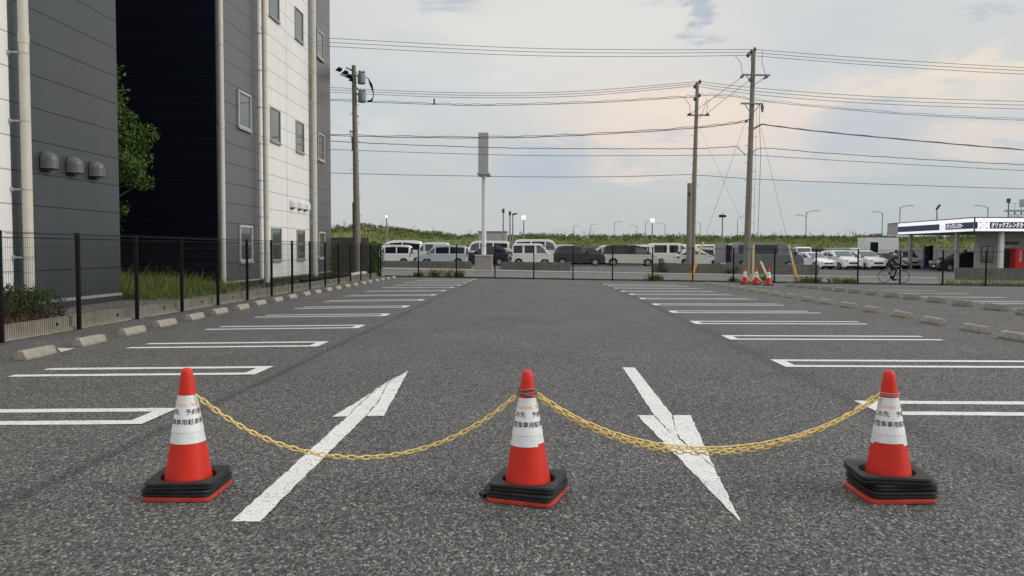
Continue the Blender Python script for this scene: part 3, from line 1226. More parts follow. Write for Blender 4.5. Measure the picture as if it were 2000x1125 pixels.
def roadwall(xa, xb, zt, label):
    mb = MB()
    mb.loops([[(x, wall_y(x), zg(x, wall_y(x)) - .2), (x, wall_y(x), zt), (x, wall_y(x) + .16, zt), (x, wall_y(x) + .16, zg(x, wall_y(x)) - .2)] for x in lin(xa, xb, 14)])
    tag(mb.build('roadside_wall', CONC_LOW, bevel=.01), label, 'wall', 'low walls along the far side of the road')


roadwall(-24, -4.95, .47, 'low stained concrete wall across the road in front of the pale blue wagon')
roadwall(-2.75, 2.35, .48, 'low stained concrete wall across the road below the boxy white van')
roadwall(7.9, 18.3, .47, 'long low concrete wall across the road below the grey van')
roadwall(25.9, 45, .36, 'low brownish concrete wall in front of the rental office')
bw = MB().box(-70, 90, 93.0, 93.25, -.3, 1.72)
tag(bw.build('boundary_wall', mat('pale concrete wall', (.27, .26, .24), .85, .2, .7, streak=.4)), 'long grey concrete wall between the car lot and the green bank', 'wall')

# ------------------------------------------------------------------ utility poles and lines
def pole_shaft(base, topv, rb, rt_, parent, name='shaft'):
    mb = MB()
    b, t = Vector(base), Vector(topv)
    pts = [b.lerp(t, k / 8) for k in range(9)]
    mb.tube(pts, [rb + (rt_ - rb) * k / 8 for k in range(9)], 18)
    return mb.build(name, POLEM, parent, smooth=True)


def insulator(mb, p, s=1.0, d=(0, 0, 1)):
    d = Vector(d).normalized()
    p = Vector(p)
    mb.tube([p, p + d * .05 * s, p + d * .06 * s, p + d * .12 * s, p + d * .13 * s, p + d * .2 * s], [.05 * s, .06 * s, .09 * s, .09 * s, .06 * s, .05 * s], 10)


PYL = 40.2
pb, pt = Vector((at(699, 541, PYL).x, PYL, -.05)), at(691, 128, PYL)
pl = thing('utility_pole', pb, 'concrete utility pole with two grey tanks beside the far building', 'utility pole')
pole_shaft(pb, pt, .19, .105, pl)
Ld = (pt - pb).normalized()


def onpole(py):
    return at(699 - (541 - py) * 8 / 413, py, PYL)


mb = MB()
for y0, x0, x1, dz in ((138, 676, 697, .0), (151, 664, 694, .0), (171, 688, 700, 0)):
    mb.bar(at(x0, y0 - 6, PYL - .2), at(x1, y0 + 4, PYL + .2), .07, .07)
mb.bar(at(683, 255, PYL), at(697, 262, PYL), .06)
mb.bar(at(688, 220, PYL), at(700, 228, PYL), .07)
mb.bar(at(683, 257, PYL), at(691, 292, PYL), .025)
mb.build('crossarm', MIDG, pl)
mb = MB()
for (x, y) in ((655, 137), (667, 143), (674, 150), (681, 157)):
    a, b = at(x, y, PYL), at(x + 13, y - 2, PYL)
    mb.tube([a, a.lerp(b, .35), a.lerp(b, .6), a.lerp(b, .8), b], [.02, .08, .14, .09, .07], 10)
mb.build('insulator', BLACKM, pl, smooth=True)
for (x, y) in ((706, 153), (707, 189)):
    c = at(x, y, PYL - .05)
    mb = MB()
    mb.lathe([(.17, -.28), (.20, -.25), (.20, .18), (.16, .24), (.05, .26), (.05, .34)], 14, c)
    for q in range(3):
        aa = c + Vector((.12 * math.cos(q * 2.1), .12 * math.sin(q * 2.1), .22))
        insulator(mb, aa, .8)
    mb.bar(c + Vector((-.38, 0, .12)), c + Vector((-.1, 0, .12)), .06)
    mb.build('switch_tank', mat('grey tank', (.19, .19, .195), .5, .15, 4), pl, smooth=True)
mb = MB()
pts = [at(x, y, PYL) for x, y in ((712, 151), (719, 153), (725, 166), (729, 180), (729, 190), (725, 197), (718, 198))]
mb.tube(pts, [.02, .02, .07, .025, .02, .06, .05], 8)
mb.build('cable_loop', BLACKM, pl, smooth=True)
mb = MB()
for y in range(205, 450, 18):
    p = onpole(y)
    s = 1 if (y // 18) % 2 else -1
    mb.bar(p, p + Vector((s * .26, 0, 0)), .018)
mb.box(pb.x - .26, pb.x - .12, PYL - .06, PYL + .06, 6.35, 7.0)
mb.bar(onpole(395) + Vector((-.17, -.05, 0)), onpole(530) + Vector((-.2, -.05, 0)), .05)
mb.build('fitting', DARKG, pl)

PBY = 42.6
qb, qt = gp(1457, 549), at(1472, 100, PBY)
qb = Vector((at(1457, 549, PBY).x, PBY, zg(16, PBY)))
pB = thing('utility_pole', qb, 'tall concrete pole with two crossarms just behind the far fence, by three cones', 'utility pole')
pole_shaft(qb, qt, .185, .105, pB)


def pbx(y):
    return 1457 + (549 - y) * 15.5 / 449


for (y, xa, xb) in ((146, 1450, 1504), (202, 1447, 1490)):
    mb = MB()
    mb.bar(at(xa, y, PBY - .16), at(xb, y + 1, PBY - .16), .08, .08)
    mb.bar(at(xa + 8, y + 2, PBY - .14), at(pbx(y + 22), y + 22, PBY - .14), .035)
    mb.bar(at(xb - 6, y + 2, PBY - .14), at(pbx(y + 22), y + 22, PBY - .14), .035)
    mb.build('crossarm', MIDG, pB)
mb = MB()
mb.bar(at(1457, 236, PBY - .1), at(pbx(230), 230, PBY - .1), .06)
mb.build('bracket_arm', MIDG, pB)
mb = MB()
mb.bar(at(pbx(254), 254, PBY - .1), at(1487, 243, PBY - .1), .10)
mb.build('bracket_arm', MIDG, pB)
mb = MB()
mb.bar(at(1460, 112, PBY), at(1473, 98, PBY), .07)
mb.build('bracket_arm', MIDG, pB)
mb = MB()
for (x, y) in ((1474, 97), (1467, 102), (1461, 108)):
    a = at(x, y + 4, PBY)
    insulator(mb, a, 1.1)
for (x, y, x2, y2) in ((1452, 147, 1446, 152), (1469, 150, 1463, 158), (1500, 147, 1492, 154), (1489, 205, 1489, 219), (1459, 236, 1456, 238)):
    a, b = at(x, y, PBY - .2), at(x2, y2, PBY - .3)
    mb.tube([a, a.lerp(b, .3), b], [.05, .09, .04], 8)
mb.build('insulator', DARKG, pB, smooth=True)
mb = MB()
for y in list(range(250, 470, 17)):
    p = at(pbx(y), y, PBY)
    mb.bar(p, p + Vector(((1 if (y // 17) % 2 else -1) * .3, 0, 0)), .018)
mb.build('step_bolt', DARKG, pB)
mb = MB()
for pts in ([(1436, 109), (1447, 122), (1450, 146)], [(1490, 99), (1488, 120), (1495, 147)], [(1466, 106), (1468, 130), (1468, 148)], [(1484, 205), (1483, 240), (1486, 300), (1480, 470)]):
    P = [at(x, y, PBY - .2) for x, y in pts]
    mb.tube(P, .013, 5)
mb.build('jumper_cable', WIREM, pB)

PAY = 66.0
ab, atp = Vector((at(1351, 515, PAY).x, PAY, .0)), at(1362, 162, PAY)
pA = thing('utility_pole', ab, 'slimmer concrete pole across the road with one crossarm beside the stub post', 'utility pole')
pole_shaft(ab, atp, .24, .13, pA)


def pax(y):
    return 1351 + (515 - y) * 11 / 353


mb = MB()
mb.bar(at(1342, 225, PAY - .2), at(1386, 225, PAY - .2), .11, .11)
mb.bar(at(1357, 168, PAY), at(1367, 160, PAY), .09)
mb.bar(at(1356, 194, PAY), at(1366, 186, PAY), .09)
mb.build('crossarm', MIDG, pA)
mb = MB()
for (x, y) in ((1367, 158), (1361, 163), (1357, 168), (1366, 185), (1357, 192)):
    insulator(mb, at(x, y + 5, PAY), 1.5)
for (x, y, x2, y2) in ((1344, 224, 1350, 222), (1384, 222, 1379, 225)):
    a, b = at(x, y, PAY - .3), at(x2, y2, PAY - .3)
    mb.tube([a, a.lerp(b, .4), b], [.06, .12, .06], 8)
mb.build('insulator', DARKG, pA, smooth=True)
mb = MB()
for y in range(250, 470, 14):
    p = at(pax(y), y, PAY)
    mb.bar(p, p + Vector(((1 if (y // 14) % 2 else -1) * .36, 0, 0)), .025)
mb.build('step_bolt', DARKG, pA)
mb = MB()
for pts in ([(1337, 191), (1347, 205), (1349, 224)], [(1379, 224), (1384, 196), (1398, 189), (1416, 191)], [(1366, 232), (1378, 205), (1380, 192)]):
    mb.tube([at(x, y, PAY - .2) for x, y in pts], .02, 5)
mb.build('jumper_cable', WIREM, pA)
sb = Vector((at(1345, 515, 65.2).x, 65.2, 0.0))
stp = thing('stub_post', sb, 'short grey concrete stub post standing beside the slim pole across the road', 'post')
pole_shaft(sb, at(1347, 358, 65.2), .215, .185, stp)
MB().box(at(1346, 377, 65).x - .12, at(1346, 377, 65).x + .12, 64.92, 65.0, at(1346, 377, 65).z - .18, at(1346, 377, 65).z + .02).build('clamp', DARKG, stp)


def spline(pts, n=14):
    out = []
    m = len(pts)
    for i in range(m - 1):
        p0, p1, p2, p3 = pts[max(i - 1, 0)], pts[i], pts[i + 1], pts[min(i + 2, m - 1)]
        for k in range(n):
            t = k / n
            out.append(p1 * .5 * 2 * (1 if True else 0) * 1.0 if False else
                       0.5 * ((2 * p1) + (p2 - p0) * t + (2 * p0 - 5 * p1 + 4 * p2 - p3) * t * t + (3 * p1 - p0 - 3 * p2 + p3) * t ** 3))
    out.append(pts[-1])
    return out


def line(pts, Y, r, label, grp='power and phone lines', wob=0.0, name='power_line', twin=0.0):
    P = spline([at(px, py, Y) for px, py in pts])
    if wob:
        P = [p + Vector((0, 0, wob * .55 * math.sin(i * 1.9) + wob * .4 * math.sin(i * .83 + 1))) for i, p in enumerate(P)]
    mb = MB().tube(P, r, 5)
    if twin:
        Q = [p + Vector((0, .02, twin * (1 + .35 * math.sin(i * 1.3)))) for i, p in enumerate(P)]
        mb.tube(Q, r * .8, 5)
    o = mb.build(name, WIREM, smooth=True)
    tag(o, label, 'overhead line', grp)


W1 = .013
for j, (nm, a, b) in enumerate((('topmost', [(300, 54), (650, 75), (1000, 93), (1250, 97), (1474, 96.5)], [(1474, 96.5), (1700, 114), (2000, 132), (2300, 143)]),
                                ('second highest', [(300, 62), (650, 83), (1000, 100), (1250, 103.5), (1467, 102)], [(1467, 102), (1700, 121), (2000, 138), (2300, 149)]),
                                ('third highest', [(300, 70), (650, 91), (1000, 107.5), (1250, 110.5), (1461, 108)], [(1461, 108), (1700, 127), (2000, 145), (2300, 156)]))):
    line(a, PBY, W1, '%s thin overhead line left of the tall pole with two crossarms' % nm)
    line(b, PBY, W1, '%s thin overhead line right of the tall pole with two crossarms' % nm)
for j, nm in enumerate(('uppermost', 'middle', 'lowest')):
    d = j * 4.6
    line([(300, 152 + d), (650, 171 + d), (850, 180 + d), (1000, 181.5 + d), (1150, 177 + d), (1367 - 5 * j, 159 + j * 4.4)], PAY, .02, '%s of three fine lines ending left at the slim pole top' % nm)
    line([(1367 - 5 * j, 159 + j * 4.4), (1480, 172 + j * 6.5), (1700, 188 + j * 7), (2000, 198 + j * 7.5), (2300, 203 + j * 8)], PAY, .02, '%s of three fine lines leaving right from the slim pole top' % nm)
line([(300, 178), (650, 196), (848, 204), (950, 206), (1150, 201), (1325, 191), (1357, 190)], PAY, .024, 'thick doubled cable passing left below the slim pole top', wob=.012, twin=.11)
line([(1366, 187), (1430, 188), (1500, 199), (1750, 222), (2000, 235), (2300, 245)], PAY, .02, 'pale cable bundle sagging right from the slim pole', twin=.12)
line([(300, 252), (650, 265), (930, 269.5), (1130, 264.5), (1360, 250), (1456, 238)], PBY, .020, 'twisted bundle cable rising to the bracket left of the tall pole', wob=.014, twin=.07)
line([(1487, 243), (1600, 257), (1800, 276), (2000, 293), (2300, 314)], PBY, .022, 'thick cable falling right from the bracket on the tall pole', wob=.006, twin=.03)
line([(300, 259), (650, 276), (830, 284), (1000, 289), (1200, 290.5), (1360, 290), (1435, 286.5), (1443, 291), (1457, 303)], PBY, .019, 'wavy phone cable dipping to the left of the tall pole', wob=.016)
line([(1468, 303), (1490, 289.5), (1600, 298), (1800, 311), (2000, 322), (2300, 336)], PBY, .019, 'wavy phone cable leaving right of the tall pole', wob=.014)
line([(300, 277), (650, 292), (1000, 303), (1250, 304), (1460, 302.5)], PBY, .014, 'thin line below the wavy cable, left of the tall pole')
line([(1466, 302.5), (1700, 317), (2000, 333), (2300, 346)], PBY, .014, 'thin line below the wavy cable, right of the tall pole')
line([(300, 325), (650, 338), (1000, 345), (1200, 345), (1345, 341), (1357, 344)], PAY, .024, 'lowest cable spanning left from the slim pole', wob=.01)
line([(1358, 344), (1375, 343), (1480, 350), (1700, 359), (2000, 369), (2300, 377)], PAY, .024, 'lowest cable spanning right from the slim pole', wob=.01)
line([(1446, 153), (1400, 186), (1350, 222)], 52, .016, 'slanting tap line from upper crossarm to slim pole, outermost')
line([(1463, 158), (1420, 190), (1379, 223)], 52, .016, 'slanting tap line from upper crossarm to slim pole, innermost')
mb = MB()
c = at(848, 198, PAY)
mb.box(c.x - .06, c.x + .06, c.y - .06, c.y + .06, c.z - .28, c.z + .22)
tag(mb.build('line_marker', DARKG), 'small upright marker clipped on the thick doubled cable', 'cable marker')


def guy(a, b, guard, label, Yt, Yb, m=YGUARD):
    """stay wire from the pole at pixel a (depth Yt) to the ground at pixel b (depth Yb), with guard tube near the ground"""
    A, B = at(a[0], a[1], Yt), at(b[0], b[1], Yb)
    B.z = max(B.z, zg(B.x, B.y) - .05)
    g = thing('guy_wire', B, label, 'guy wire', 'stay wires with yellow guards')
    MB().tube([A, B], .0075, 5).build('wire', WIREM, g)
    d = (A - B).normalized()
    l1, l2 = guard
    MB().tube([B, B + d * l1], .075, 10).build('guard_tube', m, g, smooth=True)
    if l2 > l1:
        MB().tube([B + d * l1, B + d * l2], .055, 10).build('upper_guard', YPALE, g, smooth=True)


guy((1455, 240), (1347, 550), (1.0, 2.2), 'stay wire with bent yellow guard standing left of the slim pole', PBY, 40.9)
guy((1486, 250), (1556, 546), (.75, 1.85), 'stay wire with yellow guard right of the three distant cones', PBY, 41.6)
guy((1366, 250), (1498, 538), (.02, 1.6), 'stay wire with pale guard slanting down to the rightmost distant cone', PAY, 42.0)
guy((1478, 210), (1470, 548), (.02, 1.85), 'upright stay wire with pale guard behind the middle distant cone', PBY, 41.2)

# ------------------------------------------------------------------ traffic cones, weights, chains
def rsq(h, rc, z, n=64, dent=0.0):
    """rounded square loop of half size h"""
    out = []
    for k in range(n):
        q = 2 * math.pi * (k + .5) / n
        c, s = math.cos(q), math.sin(q)
        p = 11.0
        r = h / ((abs(c) ** p + abs(s) ** p) ** (1 / p))
        out.append((r * c, r * s, z))
    return out


def circ(r, z, n=64):
    return [(r * math.cos(2 * math.pi * (k + .5) / n), r * math.sin(2 * math.pi * (k + .5) / n), z) for k in range(n)]


CPROF = [(.139, .018), (.134, .03), (.124, .10), (.1165, .14), (.0905, .30), (.0675, .425), (.0470, .55), (.0375, .63), (.0315, .672), (.027, .688), (.018, .698), (.004, .7005)]


def crad(z):
    for (ra, za), (rb, zb) in zip(CPROF, CPROF[1:]):
        if za <= z <= zb:
            return ra + (rb - ra) * (z - za) / (zb - za)
    return CPROF[0][0]


def wrap_text(body, size, material, parent, zc, ang, name='lettering', bold=.012, squeeze=1.0):
    cu = bpy.data.curves.new('lettering', 'FONT')
    cu.body = body
    cu.size = size
    cu.align_x = 'CENTER'
    cu.offset = bold * size
    cu.resolution_u = 3
    to = bpy.data.objects.new('tmp', cu)
    COL.objects.link(to)
    bpy.context.view_layer.update()
    me = bpy.data.meshes.new_from_object(to.evaluated_get(bpy.context.evaluated_depsgraph_get()))
    bpy.data.objects.remove(to)
    bm = bmesh.new()
    bm.from_mesh(me)
    for c in [i * .006 for i in range(-70, 71)]:
        bmesh.ops.bisect_plane(bm, geom=bm.verts[:] + bm.edges[:] + bm.faces[:], plane_co=(c, 0, 0), plane_no=(1, 0, 0))
    for v in bm.verts:
        z = zc + v.co.y
        r = crad(z) + .0055
        a = ang + v.co.x * squeeze / r
        v.co = (r * math.cos(a), r * math.sin(a), z)
    bm.to_mesh(me)
    bm.free()
    me.materials.append(material)
    o = bpy.data.objects.new(name, me)
    COL.objects.link(o)
    o.parent = parent
    return o


def lathe_band(z0, z1, off, n=48, a0=0, a1=2 * math.pi):
    mb = MB()
    zs = lin(z0, z1, 5)
    full = abs(a1 - a0 - 2 * math.pi) < 1e-6
    vs, fs = [], []
    for z in zs:
        for k in range(n + 1):
            q = a0 + (a1 - a0) * k / n
            vs.append(((crad(z) + off) * math.cos(q), (crad(z) + off) * math.sin(q), z))
    for i in range(4):
        for k in range(n):
            fs.append((i * (n + 1) + k, i * (n + 1) + k + 1, (i + 1) * (n + 1) + k + 1, (i + 1) * (n + 1) + k))
    return mb.add(vs, fs)


def front_cone(loc, rz, tilt, label, tang, seam, grp='cones standing across the aisle'):
    c = thing('traffic_cone', loc, label, 'traffic cone', grp, rz)
    c.rotation_euler = (tilt[0], tilt[1], rz)
    MB().lathe(CPROF, 48).build('cone_body', REDM, c, smooth=True, local=True)
    b = MB()
    b.loops([rsq(.182, 0, 0), rsq(.188, 0, .005), rsq(.188, 0, .020), rsq(.180, 0, .027), circ(.15, .028), circ(.137, .032)])
    b.build('cone_base', REDBASE, c, smooth=True, local=True)
    s = lathe_band(.305, .552, .0022).build('reflective_sleeve', SLEEVE, c, smooth=True, local=True)
    # lower overlap of the sleeve, cut higher on one side
    t = lathe_band(.292, .3055, .0026, a0=seam, a1=seam + R(255)).build('sleeve_overlap', SLEEVE, s, smooth=True, local=True)
    pp = lathe_band(.352, .518, .0040).build('paper_sign', PAPER, c, smooth=True, local=True)
    wrap_text('この先\u3000予約車', .0330, INK, pp, .452, tang)
    wrap_text('大型車専用駐車場', .0330, INK, pp, .398, tang)
    wrap_text('この先専用ご案内', .0225, INKO, pp, .494, tang, bold=.004)
    return c


def base_at(px, py):
    return gp(px, py)


c1 = base_at(369, 961)
c2 = base_at(1031, 968)
c3 = base_at(1735, 965)
front_cone(c1, R(1.5), (R(.3), R(.0)), 'leftmost of the three big red cones, sign reading from its edge, one chain end', R(-92), R(-194))
front_cone(c2, R(-17), (0, R(-.6)), 'middle big red cone with grey cord round its neck and chains both sides', R(-67), R(-290))
front_cone(c3, R(1), (0, R(-1.1)), 'rightmost of the three big red cones, standing on three black weights', R(-97), R(-62))


def weight(loc, rz, h, label, flare=.0, size=.186, drop=.0, grp='black rubber cone weights'):
    mb = MB()
    H = .037
    ri = .146
    lps = [rsq(size * .97, 0, 0), rsq(size, 0, .006), rsq(size, 0, .013), rsq(size * .95, 0, .018), rsq(size * .95, 0, H - .013), rsq(size, 0, H - .010), rsq(size * .99, 0, H), circ(ri + .012, H), circ(ri, H - .006), circ(ri - .006, 0)]
    mb.loops(lps, wrap=True)
    o = mb.build('cone_weight', RUBBER, local=True, smooth=True)
    o.location = (loc.x, loc.y, loc.z + h)
    o.rotation_euler = (random.uniform(-.012, .012), drop, rz)
    tag(o, label, 'cone weight', grp)
    return o


weight(c1 + Vector((-.004, .004, 0)), R(1), .030, 'lower of two black rubber weights on the leftmost big cone', size=.192)
weight(c1 + Vector((.006, -.012, 0)), R(6), .069, 'upper of two black rubber weights on the leftmost big cone')
wl = weight(c2 + Vector((0, .002, 0)), R(-18), .030, 'lower black rubber weight with a hanging strap under the middle big cone', size=.190)
weight(c2 + Vector((.004, .004, 0)), R(-13), .069, 'upper black rubber weight round the middle big cone')
weight(c3 + Vector((.01, 0, 0)), R(2), .029, 'lowest of three black rubber weights on the rightmost big cone')
weight(c3 + Vector((.012, .004, 0)), R(7), .067, 'middle of three black rubber weights on the rightmost big cone', size=.182)
weight(c3 + Vector((-.012, .0, 0)), R(-5), .105, 'topmost of three black rubber weights on the rightmost big cone', size=.192)
S0, S1, S2, S3 = at(940, 981, 4.30), at(951, 962, 4.32), at(968, 938, 4.38), at(990, 926, 4.44)
S0.z = max(S0.z, .02)
mb = MB()
mb.bar(S0, S1, .05, .022)
mb.bar(S1.lerp(S0, .06), S2, .046, .024)
mb.bar(S2.lerp(S1, .05), S3, .040, .018)
mb.bar(at(957, 952, 4.36), at(984, 950, 4.36), .03, .02)
sob = mb.build('strap', RUBBER, None, local=True, bevel=.004)
sob.data.transform((Matrix.Translation(wl.location) @ wl.rotation_euler.to_matrix().to_4x4()).inverted())
sob.parent = wl


def rope_ring(cx, cone, z, r, off, m, label, wav=.004, n=2, name='neck_tie'):
    mb = MB()
    for j in range(n):
        P = []
        for k in range(28):
            q = 2 * math.pi * k / 28
            rr = crad(z) + off + r
            P.append(cone + Vector((rr * math.cos(q) + cx, rr * math.sin(q), z + j * .013 + wav * math.sin(q * 2 + j * 2))))
        mb.tube(P, r, 8, closed=True)
    o = mb.build(name, m, smooth=True)
    tag(o, label, 'cord')


CORD = mat('grey cord', (.20, .18, .17), .8, .25, 30)
PINK = mat('pinkish elastic band', (.50, .26, .24), .6, .15, 30)
rope_ring(-.006, c2, .570, .0045, .004, CORD, 'twisted grey cord wrapped round the neck of the middle big cone', .006, 3)
rope_ring(-.011, c3, .562, .003, .003, PINK, 'thin pale elastic bands round the neck of the rightmost big cone', .001, 2)


def chain(a, b, zmin, label, phase=0.0, yoff=0.0):
    """plastic chain hanging as a catenary from a to b"""
    n = 400
    P = []
    s = (a.z + b.z) / 2 - zmin
    for i in range(n + 1):
        t = i / n
        u = 2 * t - 1
        kk = 1.3
        cat = (math.cosh(kk * u) - 1) / (math.cosh(kk) - 1)
        zz = zmin + s * cat + (b.z - a.z) * .5 * u * cat
        P.append(Vector((a.x + (b.x - a.x) * t, a.y + (b.y - a.y) * t + yoff * (1 - u * u), zz)))
    mb = MB()
    pitch = .0405
    acc = 0.0
    nxt = pitch * .5
    k = 0
    rnd = random.Random(int(phase * 100) + 3)
    for i in range(n):
        d = (P[i + 1] - P[i]).length
        while acc + d >= nxt:
            c = P[i].lerp(P[i + 1], (nxt - acc) / d)
            t = (P[i + 1] - P[i]).normalized()
            side = t.cross(Vector((0, 0, 1))).normalized()
            upv = side.cross(t)
            roll = phase + (R(90) if k % 2 else 0) + rnd.uniform(-.22, .22)
            A = side * math.cos(roll) + upv * math.sin(roll)
            pts = []
            hl, hw = .0175, .0105
            for q in range(6):
                an = -math.pi / 2 + math.pi * q / 5
                pts.append(c + t * (hl - .006 + .0125 * math.cos(an)) + A * hw * math.sin(an))
            for q in range(6):
                an = math.pi / 2 + math.pi * q / 5
                pts.append(c + t * (-hl + .006 + .0125 * math.cos(an)) + A * hw * math.sin(an))
            mb.tube(pts, .0042, 6, closed=True)
            nxt += pitch
            k += 1
        acc += d
    o = mb.build('plastic_chain', YEL, smooth=True, recalc=False)
    tag(o, label, 'chain')


n1 = c1 + Vector((.052, -.01, .553))
n2a = c2 + Vector((-.060, -.01, .568))
n2b = c2 + Vector((.049, -.012, .572))
n3 = c3 + Vector((-.064, -.012, .555))
chain(n1, n2a, .207, 'single yellow plastic chain sagging between the left and middle big cones', R(40))
chain(n2b, n3, .268, 'upper strand of the doubled yellow chain between the middle and right big cones', R(60), -.012)
chain(n2b + Vector((0, .012, -.014)), n3 + Vector((0, .012, .012)), .232, 'lower strand of the doubled yellow chain between the middle and right big cones', R(20), .014)


def small_cone(px, py, label):
    p = gp(px, py)
    c = thing('traffic_cone', p, label, 'traffic cone', 'cones by the far fence')
    MB().lathe([(r * 1.05, z * 1.06) for r, z in CPROF], 20).build('cone_body', REDM, c, smooth=True, local=True)
    MB().loops([rsq(.2, 0, 0, 24), rsq(.2, 0, .05, 24), circ(.15, .06, 24)]).build('cone_weight', RUBBER, c, local=True)
    lathe_band(.33, .58, .012, 20).build('reflective_sleeve', PAPER, c, smooth=True, local=True)
    return p


s1 = small_cone(1455, 555, 'distant red and white cone directly at the foot of the tall pole')
s2 = small_cone(1477, 556, 'middle one of the three distant red and white cones')
s3 = small_cone(1501, 557.5, 'rightmost of the three distant red and white cones')
for (a, b, lab) in ((s1, s2, 'pale cord slung between the left and middle distant cones'), (s2, s3, 'pale cord slung between the middle and right distant cones')):
    P = [a.lerp(b, t) + Vector((0, -.12, .52 - .38 * (1 - (2 * t - 1) ** 2))) for t in lin(0, 1, 12)]
    tag(MB().tube(P, .022, 6).build('barrier_cord', YPALE, smooth=True), lab, 'cord')

# ------------------------------------------------------------------ vehicles
PROF = {  # side outline rear -> front over the roof, fractions of length and height; (belt, cowl index, roof-front index, rear-roof index)
    'keivan': ([(0, .14), (-.0, .52), (.012, .90), (.04, .97), (.12, 1), (.66, 1), (.73, .965), (.90, .60), (.985, .49), (1, .36), (1, .12)], .54),
    'van': ([(0, .13), (0, .55), (.012, .90), (.035, .97), (.12, 1), (.70, 1), (.785, .955), (.925, .60), (.985, .47), (1, .34), (1, .11)], .54),
    'minivan': ([(0, .14), (0, .54), (.015, .86), (.05, .965), (.16, 1), (.56, 1), (.665, .94), (.845, .60), (.965, .50), (1, .38), (1, .11)], .56),
    'wagon': ([(0, .14), (0, .54), (.015, .88), (.045, .97), (.14, 1), (.58, 1), (.665, .95), (.79, .60), (.965, .51), (1, .40), (1, .12)], .56),
    'suv': ([(0, .18), (0, .58), (.045, .82), (.09, .95), (.2, 1), (.42, 1), (.52, .96), (.69, .665), (.955, .565), (1, .43), (1, .14)], .63),
    'sedan': ([(0, .18), (0, .62), (.05, .66), (.16, .93), (.27, 1), (.40, 1), (.48, .965), (.665, .65), (.95, .50), (1, .38), (1, .12)], .62),
}


def interp_top(pr, x):
    best = 0
    for (xa, za), (xb, zb) in zip(pr, pr[1:]):
        if min(xa, xb) <= x <= max(xa, xb) and xb != xa:
            best = max(best, za + (zb - za) * (x - xa) / (xb - xa))
    return best


